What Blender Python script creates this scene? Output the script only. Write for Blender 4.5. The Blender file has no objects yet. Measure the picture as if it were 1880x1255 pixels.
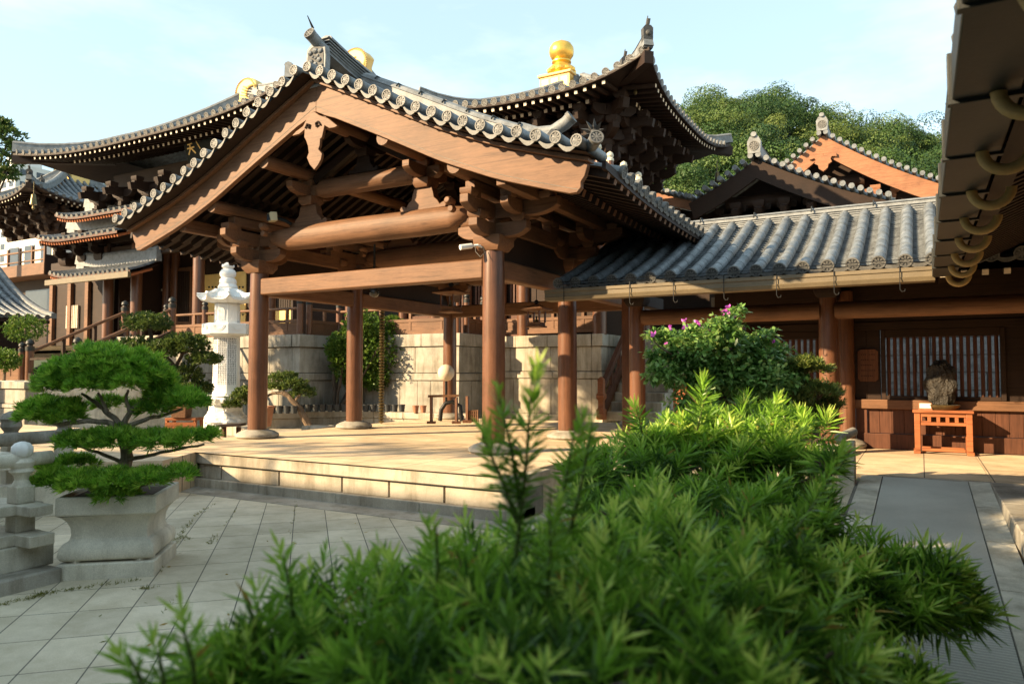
SUN_E=4.7; SKY_E=.15; EXPO=1.66; FSTOP=2.6; CLOUD_OFF=(.3,.1,0); CLOUD_C=(3.3,3.4,3.35); HAZE_C=(1.62,2.08,1.92); HAZE_F=.6
import bpy, bmesh, math, random
import numpy as np
from mathutils import Vector, Matrix
PI=math.pi; R=math.radians
sc=bpy.context.scene; COL=sc.collection
random.seed(7)
V=Vector
# ---------------------------------------------------------------- materials
def new_mat(name):
    m=bpy.data.materials.new(name); m.use_nodes=True
    nt=m.node_tree; b=nt.nodes['Principled BSDF']; return m,nt,b
def N(nt,t,**k):
    n=nt.nodes.new(t)
    for a,v in k.items(): setattr(n,a,v)
    return n
def ramp(nt,fac,stops):
    r=N(nt,'ShaderNodeValToRGB'); e=r.color_ramp.elements
    while len(e)<len(stops): e.new(.5)
    for i,(p,c) in enumerate(stops):
        e[i].position=p; e[i].color=(c[0],c[1],c[2],1) if len(c)==3 else c
    nt.links.new(fac,r.inputs[0]); return r.outputs[0]
def sc3(c,f): return tuple(min(1,x*f) for x in c)
def coords(nt,scale=(1,1,1),rot=(0,0,0),loc=(0,0,0)):
    tc=N(nt,'ShaderNodeTexCoord'); mp=N(nt,'ShaderNodeMapping')
    mp.inputs['Scale'].default_value=scale; mp.inputs['Rotation'].default_value=rot; mp.inputs['Location'].default_value=loc
    nt.links.new(tc.outputs['Object'],mp.inputs[0]); return mp.outputs[0]
def noise(nt,vec,scale,detail=4,rough=.6):
    n=N(nt,'ShaderNodeTexNoise'); n.inputs['Scale'].default_value=scale; n.inputs['Detail'].default_value=detail
    n.inputs['Roughness'].default_value=rough; nt.links.new(vec,n.inputs['Vector']); return n.outputs['Fac']
def mixc(nt,a,b,fac,mode='MULTIPLY'):
    m=N(nt,'ShaderNodeMix',data_type='RGBA',blend_type=mode)
    if isinstance(fac,(int,float)): m.inputs[0].default_value=fac
    else: nt.links.new(fac,m.inputs[0])
    for i,x in ((6,a),(7,b)):
        if isinstance(x,tuple): m.inputs[i].default_value=(*x,1)
        else: nt.links.new(x,m.inputs[i])
    return m.outputs[2]
def bump(nt,b,h,strength=.3,dist=.01):
    n=N(nt,'ShaderNodeBump'); n.inputs['Strength'].default_value=strength; n.inputs['Distance'].default_value=dist
    nt.links.new(h,n.inputs['Height']); nt.links.new(n.outputs[0],b.inputs['Normal'])
def mottled(name,c,var=.25,scale=3,rough=.7,metal=0,bmp=.3,fine=40,stretch=(1,1,1),dist=.006,stain=0):
    """noise-mottled surface: two scales of tone plus fine bump"""
    m,nt,b=new_mat(name); v=coords(nt,stretch)
    a=noise(nt,v,scale,5); f=noise(nt,v,fine,3)
    c1=ramp(nt,a,[(.3,sc3(c,1-var)),(.7,sc3(c,1+var))])
    c2=ramp(nt,f,[(.3,(1-var*.9,)*3),(.7,(1,1,1))])
    k=mixc(nt,c1,c2,1)
    if stain:
        s1=noise(nt,coords(nt,(2.2,2.2,.35)),1.7,6,.7); s2=noise(nt,coords(nt),.9,6,.7)
        k=mixc(nt,k,ramp(nt,s1,[(.36,(.50,.47,.40)),(.52,(1,1,1))]),stain); k=mixc(nt,k,ramp(nt,s2,[(.35,(.58,.55,.50)),(.55,(1,1,1))]),stain)
    nt.links.new(k,b.inputs['Base Color'])
    b.inputs['Roughness'].default_value=rough; b.inputs['Metallic'].default_value=metal
    bump(nt,b,f,bmp,dist); return m
def wood(name,c,rough=.55,axis=0,spec=.22):
    st=[7,7,7]; st[axis]=.5
    m,nt,b=new_mat(name); v=coords(nt,tuple(st))
    g=noise(nt,v,5,6,.65); f=noise(nt,v,26,3); w=noise(nt,coords(nt),1.3,3)
    c1=ramp(nt,g,[(.28,sc3(c,.68)),(.5,c),(.75,sc3(c,1.22))])
    c2=ramp(nt,w,[(.3,(.70,.72,.74)),(.55,(1,1,1)),(.75,(1.0,1.0,1.0))]); c3=ramp(nt,f,[(.3,(.80,.78,.76)),(.6,(1,1,1))])
    s_=list(st); s_[axis]=1.2; k=noise(nt,coords(nt,tuple(x*.5 for x in s_)),3.3,7,.75); c4=ramp(nt,k,[(.30,(.55,.52,.50)),(.42,(1,1,1)),(.66,(1,1,1)),(.78,(1.0,.98,.94))])
    q=[16,16,16]; q[axis]=.35; ck=noise(nt,coords(nt,tuple(q)),1.6,2,.4); c5=ramp(nt,ck,[(.575,(1,1,1)),(.60,(.40,.36,.33)),(.615,(.40,.36,.33)),(.64,(1,1,1))])
    nt.links.new(mixc(nt,mixc(nt,mixc(nt,mixc(nt,c1,c2,1),c3,1),c4,.6),c5,.5),b.inputs['Base Color'])
    b.inputs['Roughness'].default_value=rough; b.inputs['Specular IOR Level'].default_value=spec; bump(nt,b,f,.22,.004); return m
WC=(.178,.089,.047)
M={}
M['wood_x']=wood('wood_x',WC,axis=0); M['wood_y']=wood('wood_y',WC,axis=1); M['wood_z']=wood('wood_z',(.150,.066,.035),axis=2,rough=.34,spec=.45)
M['wood_dark_shade']=wood('wood_dark_shade',(.028,.015,.010),axis=1,rough=.65); M['wood_dark_shade_x']=wood('wood_dark_shade_x',(.034,.018,.011),axis=0,rough=.65)  # dark wood; its colour also stands in for shade under eaves and in recesses
M['wood_orange']=wood('wood_orange',(.34,.115,.045),axis=0,rough=.5); M['wood_salmon']=wood('wood_salmon',(.30,.135,.07),axis=0); M['wood_red']=wood('wood_red',(.105,.042,.023),axis=2)
M['wood_grey']=wood('wood_grey',(.21,.135,.085),axis=2,rough=.6)
M['rafter_end']=mottled('rafter_end',(.62,.52,.40),.12,8,.7)
M['tile']=mottled('roof_tile',(.165,.178,.188),.5,7,.46,0,.5,45)
M['tile_end']=mottled('tile_end',(.135,.13,.12),.4,6,.6)
M['tile_relief']=mottled('tile_relief',(.05,.05,.05),.3,20,.7)
M['clay']=mottled('ridge_clay',(.19,.20,.205),.35,6,.6,0,.3,50)
M['stone']=mottled('granite',(.37,.34,.285),.28,1.3,.78,0,.25,90,stain=.8)
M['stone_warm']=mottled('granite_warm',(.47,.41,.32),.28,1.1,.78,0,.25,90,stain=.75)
M['stone_grey']=mottled('granite_grey',(.70,.65,.53),.3,2.2,.8,0,.3,120,stain=.55)
M['stone_dark']=mottled('joint_dark',(.17,.155,.13),.3,4,.9)
M['white']=mottled('white_marble',(.80,.79,.76),.05,3,.5,0,.2,50)
M['ink']=mottled('carved_ink',(.05,.05,.05),.1,9,.8)
M['gold']=mottled('gilding',(.82,.50,.10),.14,5,.36,.72,.25,30)
M['green_stem']=mottled('green_stem',(.12,.17,.04),.2,9,.6)
M['gold_flat']=mottled('gold_paint',(.74,.50,.17),.1,4,.6,.15)
M['plaque']=mottled('plaque_black',(.006,.010,.009),.2,4,.4)
M['plaque'].node_tree.nodes['Principled BSDF'].inputs['Specular IOR Level'].default_value=.05
M['red']=mottled('red_cloth',(.62,.03,.02),.12,3,.7)
M['plaster']=mottled('plaster',(.72,.68,.60),.08,2,.85)
M['zinc']=mottled('zinc_gutter',(.020,.022,.020),.3,2.5,.55,.2,.2,60)
M['gut']=mottled('painted_gutter',(.14,.104,.057),.2,3,.6,0,.2,60)
M['tan']=mottled('tan_bracket',(.48,.32,.12),.15,6,.6)
M['iron']=mottled('black_iron',(.02,.02,.02),.2,9,.5,.6)
M['bronze']=mottled('bronze',(.17,.13,.06),.3,8,.4,.8)
M['glass']=mottled('smoked_dome',(.03,.03,.028),.1,9,.12)
M['cream']=mottled('cream_metal',(.62,.55,.36),.08,6,.5)
M['pot']=mottled('plastic_pot',(.035,.038,.04),.2,8,.5)
M['terracotta']=mottled('terracotta',(.36,.16,.085),.2,8,.8)
M['soil']=mottled('soil',(.075,.05,.03),.4,18,.95,0,.6,60,dist=.02)
M['pebble']=mottled('pebble',(.12,.125,.13),.4,30,.7,0,.5,60)
M['bark']=mottled('bark',(.20,.135,.085),.4,9,.9,0,.7,30,(3,3,.7),.02)
M['bark_pale']=mottled('bark_pale',(.30,.235,.165),.35,9,.9,0,.7,30,(3,3,.7),.02)
M['bark_dark']=mottled('bark_dark',(.085,.06,.04),.4,9,.9,0,.7,30,(3,3,.7),.02)
M['concrete']=mottled('apartment_wall',(.62,.61,.58),.08,.3,.85)
M['pane']=mottled('window_dark',(.05,.06,.07),.2,1,.2)
M['board']=wood('board_wood',(.14,.055,.022),axis=2)
M['rock']=mottled('dark_rock',(.030,.024,.017),.55,14,.55,0,.9,40,dist=.03)
M['gauze']=mottled('grey_mesh',(.26,.275,.29),.4,9,.8,0,.3,60)
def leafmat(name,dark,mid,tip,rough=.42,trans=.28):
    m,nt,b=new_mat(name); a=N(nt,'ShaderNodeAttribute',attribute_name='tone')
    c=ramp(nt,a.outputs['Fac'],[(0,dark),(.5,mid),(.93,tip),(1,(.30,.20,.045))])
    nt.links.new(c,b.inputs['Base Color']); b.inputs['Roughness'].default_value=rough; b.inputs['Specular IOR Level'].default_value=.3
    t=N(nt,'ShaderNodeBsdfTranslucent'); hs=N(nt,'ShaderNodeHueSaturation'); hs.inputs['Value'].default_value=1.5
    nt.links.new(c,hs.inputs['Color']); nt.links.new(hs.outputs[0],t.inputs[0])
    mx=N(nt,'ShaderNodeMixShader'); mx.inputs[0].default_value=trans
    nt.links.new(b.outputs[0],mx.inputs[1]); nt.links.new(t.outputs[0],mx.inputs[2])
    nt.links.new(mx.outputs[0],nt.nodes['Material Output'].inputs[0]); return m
M['yew']=leafmat('podocarpus_leaf',(.026,.075,.014),(.205,.385,.036),(.54,.64,.13),.34,.36)
M['pine']=leafmat('pine_needle',(.045,.13,.018),(.18,.37,.03),(.44,.58,.08),.42,.38)
M['box']=leafmat('small_leaf',(.035,.065,.018),(.075,.115,.022),(.22,.25,.055),.45)
M['round']=leafmat('round_tree_leaf',(.03,.075,.012),(.085,.155,.018),(.21,.27,.05),.45)
M['bougain']=leafmat('bougainvillea_leaf',(.035,.10,.026),(.135,.26,.055),(.34,.43,.14),.38)
M['petal']=leafmat('pink_bract',(.50,.07,.42),(.62,.11,.55),(.75,.25,.68),.6)
M['forest']=leafmat('forest_leaf',(.018,.048,.012),(.045,.092,.018),(.115,.15,.032),.6,.12)
M['weed']=leafmat('weed_blade',(.08,.10,.02),(.15,.16,.03),(.24,.23,.06),.7)
# paving: slabs laid at 45 degrees to the buildings
def paving(name,c,rot,bw,rh,loc,mortar=.0045,joint=(.12,.11,.09),var=.11,stains=True):
    m,nt,b=new_mat(name); v=coords(nt,(1,1,1),(0,0,rot),loc)
    br=N(nt,'ShaderNodeTexBrick'); br.offset=0; br.squash=1
    i=br.inputs; i['Scale'].default_value=1; i['Brick Width'].default_value=bw; i['Row Height'].default_value=rh
    i['Mortar Size'].default_value=mortar; i['Mortar Smooth'].default_value=.15; i['Bias'].default_value=0
    i['Color1'].default_value=(*sc3(c,1-var),1); i['Color2'].default_value=(*sc3(c,1+var),1); i['Mortar'].default_value=(*joint,1)
    nt.links.new(v,i['Vector'])
    o=coords(nt); n1=noise(nt,o,.55,5); n2=noise(nt,o,130,2); n3=noise(nt,o,3.1,6,.7)
    k=mixc(nt,br.outputs['Color'],ramp(nt,n1,[(.3,(.66,.66,.63)),(.6,(1,1,1))]),1)
    k=mixc(nt,k,ramp(nt,n2,[(.3,(.78,.78,.78)),(.7,(1.0,1.0,1.0))]),1)
    k=mixc(nt,k,ramp(nt,n3,[(.35,(.78,.77,.72)),(.6,(1,1,1))]),1)
    nt.links.new(k,b.inputs['Base Color']); b.inputs['Roughness'].default_value=.82
    h=N(nt,'ShaderNodeMath',operation='MULTIPLY_ADD'); nt.links.new(br.outputs['Fac'],h.inputs[0]); h.inputs[1].default_value=-1
    nt.links.new(n2,h.inputs[2]); bump(nt,b,h.outputs[0],.35,.006); return m
M['paving']=paving('grey_paving',(.73,.635,.475),R(-45),.347,.55,(.12,.30,0))
M['floor']=paving('warm_paving',(.80,.61,.405),0,.75,.50,(0,.1,0),.006,(.12,.10,.075),.12)
M['floor_grey']=paving('platform_edge_paving',(.52,.48,.41),0,1.1,.6,(0,.1,0),.006,(.12,.11,.1),.1)
m,nt,b=new_mat('ramp_concrete'); v=coords(nt); w=N(nt,'ShaderNodeTexWave',bands_direction='Y'); w.inputs['Scale'].default_value=9; w.inputs['Distortion'].default_value=1.2; w.inputs['Detail'].default_value=2
nt.links.new(v,w.inputs['Vector']); n1=noise(nt,v,1.2,5); n2=noise(nt,v,120,2)
k=mixc(nt,ramp(nt,n1,[(.3,(.46,.445,.385)),(.7,(.60,.58,.50))]),ramp(nt,w.outputs['Fac'],[(.2,(.78,.78,.78)),(.6,(1,1,1))]),1)
k=mixc(nt,k,ramp(nt,n2,[(.3,(.8,.8,.8)),(.7,(1,1,1))]),1)
nt.links.new(k,b.inputs['Base Color']); b.inputs['Roughness'].default_value=.85; bump(nt,b,w.outputs['Fac'],.4,.01); M['ramp']=m
# ---------------------------------------------------------------- mesh builder
class MB:
    def __init__(s): s.v=[]; s.f=[]
    def add(s,vs,fs):
        o=len(s.v); s.v+= [tuple(p) for p in vs]; s.f+=[tuple(i+o for i in f) for f in fs]; return s
    def box(s,x0,x1,y0,y1,z0,z1):
        return s.add([(x0,y0,z0),(x1,y0,z0),(x1,y1,z0),(x0,y1,z0),(x0,y0,z1),(x1,y0,z1),(x1,y1,z1),(x0,y1,z1)],
          [(0,3,2,1),(4,5,6,7),(0,1,5,4),(1,2,6,5),(2,3,7,6),(3,0,4,7)])
    def bar(s,a,b,w,h,up=(0,0,1)):
        """rectangular bar from a to b"""
        a=V(a);b=V(b);d=(b-a).normalized(); u=V(up); r=d.cross(u)
        if r.length<1e-4: r=d.cross(V((0,1,0)))
        r.normalize(); u=r.cross(d); r*=w/2; u*=h/2
        return s.add([a-r-u,a+r-u,a+r+u,a-r+u,b-r-u,b+r-u,b+r+u,b-r+u],[(0,1,2,3),(7,6,5,4),(0,4,5,1),(1,5,6,2),(2,6,7,3),(3,7,4,0)])
    def tube(s,pts,rad,n=10,caps=True):
        pts=[V(p) for p in pts]; rs=rad if isinstance(rad,(list,tuple)) else [rad]*len(pts)
        vs=[];fs=[]; u=None
        for i,p in enumerate(pts):
            d=(pts[min(i+1,len(pts)-1)]-pts[max(i-1,0)]).normalized()
            if u is None:
                u=d.cross(V((0,0,1)))
                if u.length<1e-3: u=d.cross(V((0,1,0)))
                u.normalize()
            else:
                u=(u-d*u.dot(d)).normalized()
            w=d.cross(u)
            for k in range(n):
                a=2*PI*k/n; vs.append(p+(u*math.cos(a)+w*math.sin(a))*rs[i])
        for i in range(len(pts)-1):
            for k in range(n):
                k2=(k+1)%n; fs.append((i*n+k,i*n+k2,(i+1)*n+k2,(i+1)*n+k))
        if caps: fs.append(tuple(range(n-1,-1,-1))); fs.append(tuple((len(pts)-1)*n+k for k in range(n)))
        return s.add(vs,fs)
    def lathe(s,c,prof,n=16,ang0=0,sx=1,sy=1):
        vs=[];fs=[];c=V(c)
        for r,z in prof:
            for k in range(n):
                a=ang0+2*PI*k/n; vs.append((c.x+r*sx*math.cos(a),c.y+r*sy*math.sin(a),c.z+z))
        for i in range(len(prof)-1):
            for k in range(n):
                k2=(k+1)%n; fs.append((i*n+k,i*n+k2,(i+1)*n+k2,(i+1)*n+k))
        fs.append(tuple(range(n-1,-1,-1))); fs.append(tuple((len(prof)-1)*n+k for k in range(n)))
        return s.add(vs,fs)
    def poly(s,pts,o,ux,uy,th):
        """2D outline extruded th along ux x uy, centred on the plane"""
        o=V(o);ux=V(ux);uy=V(uy);nn=ux.cross(uy).normalized()*th/2; n=len(pts)
        A=[o+ux*p[0]+uy*p[1] for p in pts]
        vs=[p+nn for p in A]+[p-nn for p in A]
        fs=[tuple(range(n)),tuple(range(2*n-1,n-1,-1))]+[(i,i+n,(i+1)%n+n,(i+1)%n) for i in range(n)]
        return s.add(vs,fs)
    def grid(s,rows):
        n=len(rows[0]); vs=[p for r in rows for p in r]
        return s.add(vs,[(i*n+k,i*n+k+1,(i+1)*n+k+1,(i+1)*n+k) for i in range(len(rows)-1) for k in range(n-1)])
    def sphere(s,c,r,n=12,m=8,sz=1):
        return s.lathe(c,[(max(.001,r*math.sin(PI*i/m)),-r*sz*math.cos(PI*i/m)) for i in range(m+1)],n)
    def build(s,name,mat,parent=None,smooth=True,loc=None,bevel=0,kind=None,ang=38,extra=None):
        nf=[len(s.f)]; extra=[extra] if isinstance(extra,tuple) else (extra or [])
        for e in extra: s.add(e[0].v,e[0].f); nf.append(len(s.f))
        me=bpy.data.meshes.new(name)
        o=bpy.data.objects.new(name,me); COL.objects.link(o)
        base=V((0,0,0))
        if parent is not None: base=V(parent['_w']); o.parent=parent
        elif loc is not None: base=V(loc); o.location=base
        o['_w']=tuple(base)
        me.from_pydata([(p[0]-base.x,p[1]-base.y,p[2]-base.z) for p in s.v],[],s.f)
        me.materials.append(M[mat] if isinstance(mat,str) else mat)
        if extra:
            for e in extra: me.materials.append(M[e[1]])
            mi=[0]*nf[0]
            for i in range(len(extra)): mi+=[i+1]*(nf[i+1]-nf[i])
            me.polygons.foreach_set('material_index',mi)
        me.validate(); 
        if smooth:
            me.polygons.foreach_set('use_smooth',[True]*len(me.polygons)); me.set_sharp_from_angle(angle=R(ang))
        me.update()
        if bevel:
            bm=o.modifiers.new('bevel','BEVEL'); bm.width=bevel; bm.segments=2; bm.limit_method='ANGLE'; bm.angle_limit=R(40)
        if kind: o['kind']=kind
        return o
def thing(name,label,cat,loc,group=None):
    o=bpy.data.objects.new(name,None); COL.objects.link(o); o.location=loc; o['_w']=tuple(loc)
    o['label']=label; o['category']=cat; o.empty_display_size=.1
    if group: o['group']=group
    return o
def tag(o,label,cat,group=None):
    o['label']=label; o['category']=cat
    if group: o['group']=group
    return o
KIDS={}
def dup(root,loc,rotz=0,label=None):
    kids=[o for o in COL.objects if o.parent is root]
    r=root.copy(); COL.objects.link(r); r.location=loc; r.rotation_euler=(0,0,rotz); r['_w']=tuple(loc)
    if label: r['label']=label
    for ch in kids:
        sub=[o for o in COL.objects if o.parent is ch]
        c=ch.copy(); COL.objects.link(c); c.parent=r
        for g in sub:
            d=g.copy(); COL.objects.link(d); d.parent=c
    return r
# ---------------------------------------------------------------- pixel -> world (camera model used only to measure positions)
F_=1340.; YAW=R(29.3); PIT=math.atan(56/F_); EYE=V((0,0,1.65))
_R=V((math.cos(YAW),math.sin(YAW),0)); _F=V((-math.sin(YAW)*math.cos(PIT),math.cos(YAW)*math.cos(PIT),math.sin(PIT))); _U=_R.cross(_F)
def ray(px,py): return _R*((px-940)/F_)+_U*((627.5-py)/F_)+_F
def at(px,py,d): return EYE+ray(px,py)*d
def onY(px,py,y): r=ray(px,py); return EYE+r*(y/r.y)
def onX(px,py,x): r=ray(px,py); return EYE+r*(x/r.x)
def onZ(px,py,z): r=ray(px,py); return EYE+r*((z-EYE.z)/r.z)
# ---------------------------------------------------------------- foliage (arrays)
def leaf_mesh(name,mat,parent,P,D,L,W,tone,up=None,bend=0,seed=0,loc=None,dead=0.):
    """N leaves: base P, direction D, length L, width W, tone 0..1; each a bent blade of two quads"""
    rng=np.random.default_rng(seed); n=len(P)
    D=D/np.linalg.norm(D,axis=1,keepdims=True)
    rv=rng.normal(size=(n,3)) if up is None else up+rng.normal(size=(n,3))*.35
    S=np.cross(D,rv); S/= (np.linalg.norm(S,axis=1,keepdims=True)+1e-9)
    L=np.broadcast_to(L,(n,))[:,None]; W=np.broadcast_to(W,(n,))[:,None]
    g=np.array([0,0,-1.])
    mid=P+D*L*.5+g*bend*L*.12; tip=P+D*L+g*bend*L*.45
    v=np.empty((n,6,3)); v[:,0]=P+S*W*.12; v[:,1]=P-S*W*.12; v[:,2]=mid-S*W*.5; v[:,3]=mid+S*W*.5; v[:,4]=tip-S*W*.06; v[:,5]=tip+S*W*.06
    base=np.array(list(parent['_w']) if parent is not None else (loc or (0,0,0)),dtype=float)
    v=(v-base).reshape(-1,3)
    idx=np.arange(n)[:,None]*6
    f=np.concatenate([idx+np.array([0,1,2,3]),idx+np.array([3,2,4,5])],1).reshape(-1)
    me=bpy.data.meshes.new(name); me.vertices.add(len(v)); me.vertices.foreach_set('co',v.ravel())
    me.loops.add(len(f)); me.loops.foreach_set('vertex_index',f.astype(np.int32))
    me.polygons.add(n*2); me.polygons.foreach_set('loop_start',np.arange(n*2,dtype=np.int32)*4)
    me.polygons.foreach_set('use_smooth',[True]*(n*2))
    at_=me.attributes.new('tone','FLOAT','POINT'); at_.data.foreach_set('value',np.repeat(np.where(rng.random(n)<dead,1.,np.clip(tone,0,.93)),6).astype(np.float32))
    me.update(calc_edges=True); me.materials.append(M[mat])
    o=bpy.data.objects.new(name,me); COL.objects.link(o)
    if parent is not None: o.parent=parent
    else: o.location=[float(x) for x in base]
    o['_w']=[float(x) for x in base]; return o
def basis(D):
    D=D/np.linalg.norm(D,axis=1,keepdims=True); h=np.where(np.abs(D[:,2:3])>.9,np.array([[1.,0,0]]),np.array([[0,0,1.]]))
    A=np.cross(D,h); A/=np.linalg.norm(A,axis=1,keepdims=True); return D,A,np.cross(D,A)
def ell_shell(rng,n,c,r,zmin=-1.,inner=.72,power=1):
    """points through the outer shell of an ellipsoid; returns points and outward directions"""
    d=rng.normal(size=(n*4,3)); d/=np.linalg.norm(d,axis=1,keepdims=True); d=d[d[:,2]>zmin][:n]
    q=inner+(1-inner)*rng.random((len(d),1))**power
    r=np.array(r); bumpy=1+.13*np.sin(d[:,0:1]*7+c[0]*5)*np.cos(d[:,1:2]*6+c[1]*3)
    return np.array(c)+d*q*r*bumpy, d/r*r.mean()
def tufts(rng,P,D,k,spread,L,jit=.15):
    """k leaves fanning from each tuft point"""
    n=len(P); D,A,B=basis(D); a=rng.random((n,k))*2*PI; s=rng.random((n,k))**.6*spread
    d=D[:,None]*np.cos(s)[...,None]+(A[:,None]*np.cos(a)[...,None]+B[:,None]*np.sin(a)[...,None])*np.sin(s)[...,None]
    p=np.repeat(P[:,None],k,1)+rng.normal(size=(n,k,3))*jit*L
    return p.reshape(-1,3),d.reshape(-1,3)
# ---------------------------------------------------------------- roofs
def frame(S,s,t,e=.01):
    p=S(s,t); ds=(S(s+e,t)-S(s-e,t)).normalized(); dt=(S(s,t+e)-S(s,t-e)).normalized()
    n=ds.cross(dt).normalized()
    if n.z<0: n=-n
    return p,ds,dt,n
def disc(mbl,mbd,c,nrm,r,rich=True,th=.03):
    """round eave-tile end: rim, hub and eight petals (light) over a dark recess"""
    c=V(c); nrm=V(nrm).normalized(); a=nrm.cross(V((0,0,1)))
    if a.length<.05: a=nrm.cross(V((1,0,0)))
    a.normalize(); b=a.cross(nrm)
    if not rich:
        mbl.tube([c-nrm*th,c],r,9); return
    n=14
    P=lambda rr,k,h: c+a*(rr*math.cos(2*PI*k/n))+b*(rr*math.sin(2*PI*k/n))+nrm*h
    vs=[];fs=[]
    for rr,h in ((r,-.05),(r,.0),(r*.8,.0),(r*.78,-.012)): vs+=[P(rr,k,h) for k in range(n)]
    for i in range(3):
        for k in range(n): fs.append((i*n+k,i*n+(k+1)%n,(i+1)*n+(k+1)%n,(i+1)*n+k))
    mbl.add(vs,fs)
    mbd.add([P(r*.8,k,-.012) for k in range(n)],[tuple(range(n))])
    for k in range(8):
        q=2*PI*k/8; u=a*math.cos(q)+b*math.sin(q); w=a*-math.sin(q)+b*math.cos(q)
        mbl.add([c+u*r*.2-w*r*.05-nrm*.004,c+u*r*.66-w*r*.15-nrm*.004,c+u*r*.72-nrm*.004,c+u*r*.66+w*r*.15-nrm*.004,c+u*r*.2+w*r*.05-nrm*.004],[(0,1,2,3,4)])
    mbl.add([c+(a*math.cos(2*PI*k/8)+b*math.sin(2*PI*k/8))*r*.2-nrm*.003 for k in range(8)],[tuple(range(8))])
def tile_roof(parent,S,ss,L,r=.075,tmax=None,pans=True,rich=True,row=.10,seg=.30,ends=True,sag=.55,start=0.,rings=True,name='roof_tiles',mat='tile',nseg=6):
    """barrel tiles over concave pan rows on the surface S(s,t); L = slope length in metres"""
    tiles=MB(); el=MB(); ed=MB()
    tm=tmax or (lambda s:1.)
    for s in ss:
        T=tm(s)
        if T*L<.15: continue
        k=max(1,round((T-start)*L/seg)) if rings else max(2,round((T-start)*L/1.0))
        rowsv=[]
        for i in range(k):
            for q,f in ((0,1.035),(1,.985)):
                t=start+(T-start)*(i+q*.999)/k; p,ds,dt,n=frame(S,s,t)
                rr=r*(f if rings else 1)
                rowsv.append([p+ds*(math.cos(PI*j/nseg)*rr)+n*(math.sin(PI*j/nseg)*rr*1.15) for j in range(nseg+1)])
        tiles.grid(rowsv)
        if ends:
            p,ds,dt,n=frame(S,s,start); disc(el,ed,p+n*r*.25-dt*.012,-dt,r*1.06,rich)
    if pans:
        for a,b in zip(ss[:-1],ss[1:]):
            if b-a>2.5*(ss[1]-ss[0]): continue
            T=min(tm(a),tm(b)); 
            if T*L<.1: continue
            k=max(1,round((T-start)*L/row)); rv=[]
            m=4
            for i in range(k):
                for q,h in ((0,.03),(1,.0)):
                    t=start+(T-start)*(i+q*.98)/k
                    A,ds,dt,n=frame(S,a,t); B=S(b,t); w=(b-a)
                    rv.append([A.lerp(B,j/m)+n*(h-sag*r*math.sin(PI*j/m)) for j in range(m+1)])
            tiles.grid(rv)
            if ends and rich:   # drip-tile lip, a hanging crescent
                A,ds,dt,n=frame(S,a,start); B=S(b,start); up=[];lo=[]
                for j in range(m*2+1):
                    q=j/(m*2); c=A.lerp(B,q)-dt*.005
                    up.append(c+n*(.022-sag*r*math.sin(PI*q))); lo.append(c+n*(.0-(sag*r+.035)*math.sin(PI*q)))
                el.grid([up,lo])
    return tiles.build(name,mat,parent,extra=[(el,'tile_end'),(ed,'tile_relief')] if ends else None)
def sweep(mb,pts,w,h,up=V((0,0,1)),cap=True,round_top=False):
    """a ridge: rectangular section (optionally with a round cap) swept along pts, base on pts"""
    sec=[(-.5,0),(-.5,1),(.5,1),(.5,0)]
    if round_top: sec=[(-.5,0),(-.42,.78),(-.5,.80),(-.38,.95),(0,1.05),(.38,.95),(.5,.80),(.42,.78),(.5,0)]
    rows=[]
    for i,p in enumerate(pts):
        d=(V(pts[min(i+1,len(pts)-1)])-V(pts[max(i-1,0)])).normalized(); r=d.cross(up).normalized(); u=r.cross(d)
        hh=h[i] if isinstance(h,(list,tuple)) else h
        rows.append([V(p)+r*(a*w)+u*(b*hh) for a,b in sec])
    mb.grid(rows); n=len(sec)
    if cap: mb.add(rows[0],[tuple(range(n))]); mb.add(rows[-1],[tuple(range(n-1,-1,-1))])
def gfun(t): return .40*t+.60*t*t
def hip_sides(x0,x1,y0,y1,rx0,rx1,yr):
    return {'front':(V((x0,y0)),V((1,0)),x1-x0,V((0,1)),yr-y0,rx0-x0,x1-rx1),
            'right':(V((x1,y0)),V((0,1)),y1-y0,V((-1,0)),x1-rx1,yr-y0,y1-yr),
            'back':(V((x1,y1)),V((-1,0)),x1-x0,V((0,-1)),y1-yr,x1-rx1,rx0-x0),
            'left':(V((x0,y1)),V((0,-1)),y1-y0,V((1,0)),rx0-x0,y1-yr,yr-y0)}
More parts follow.
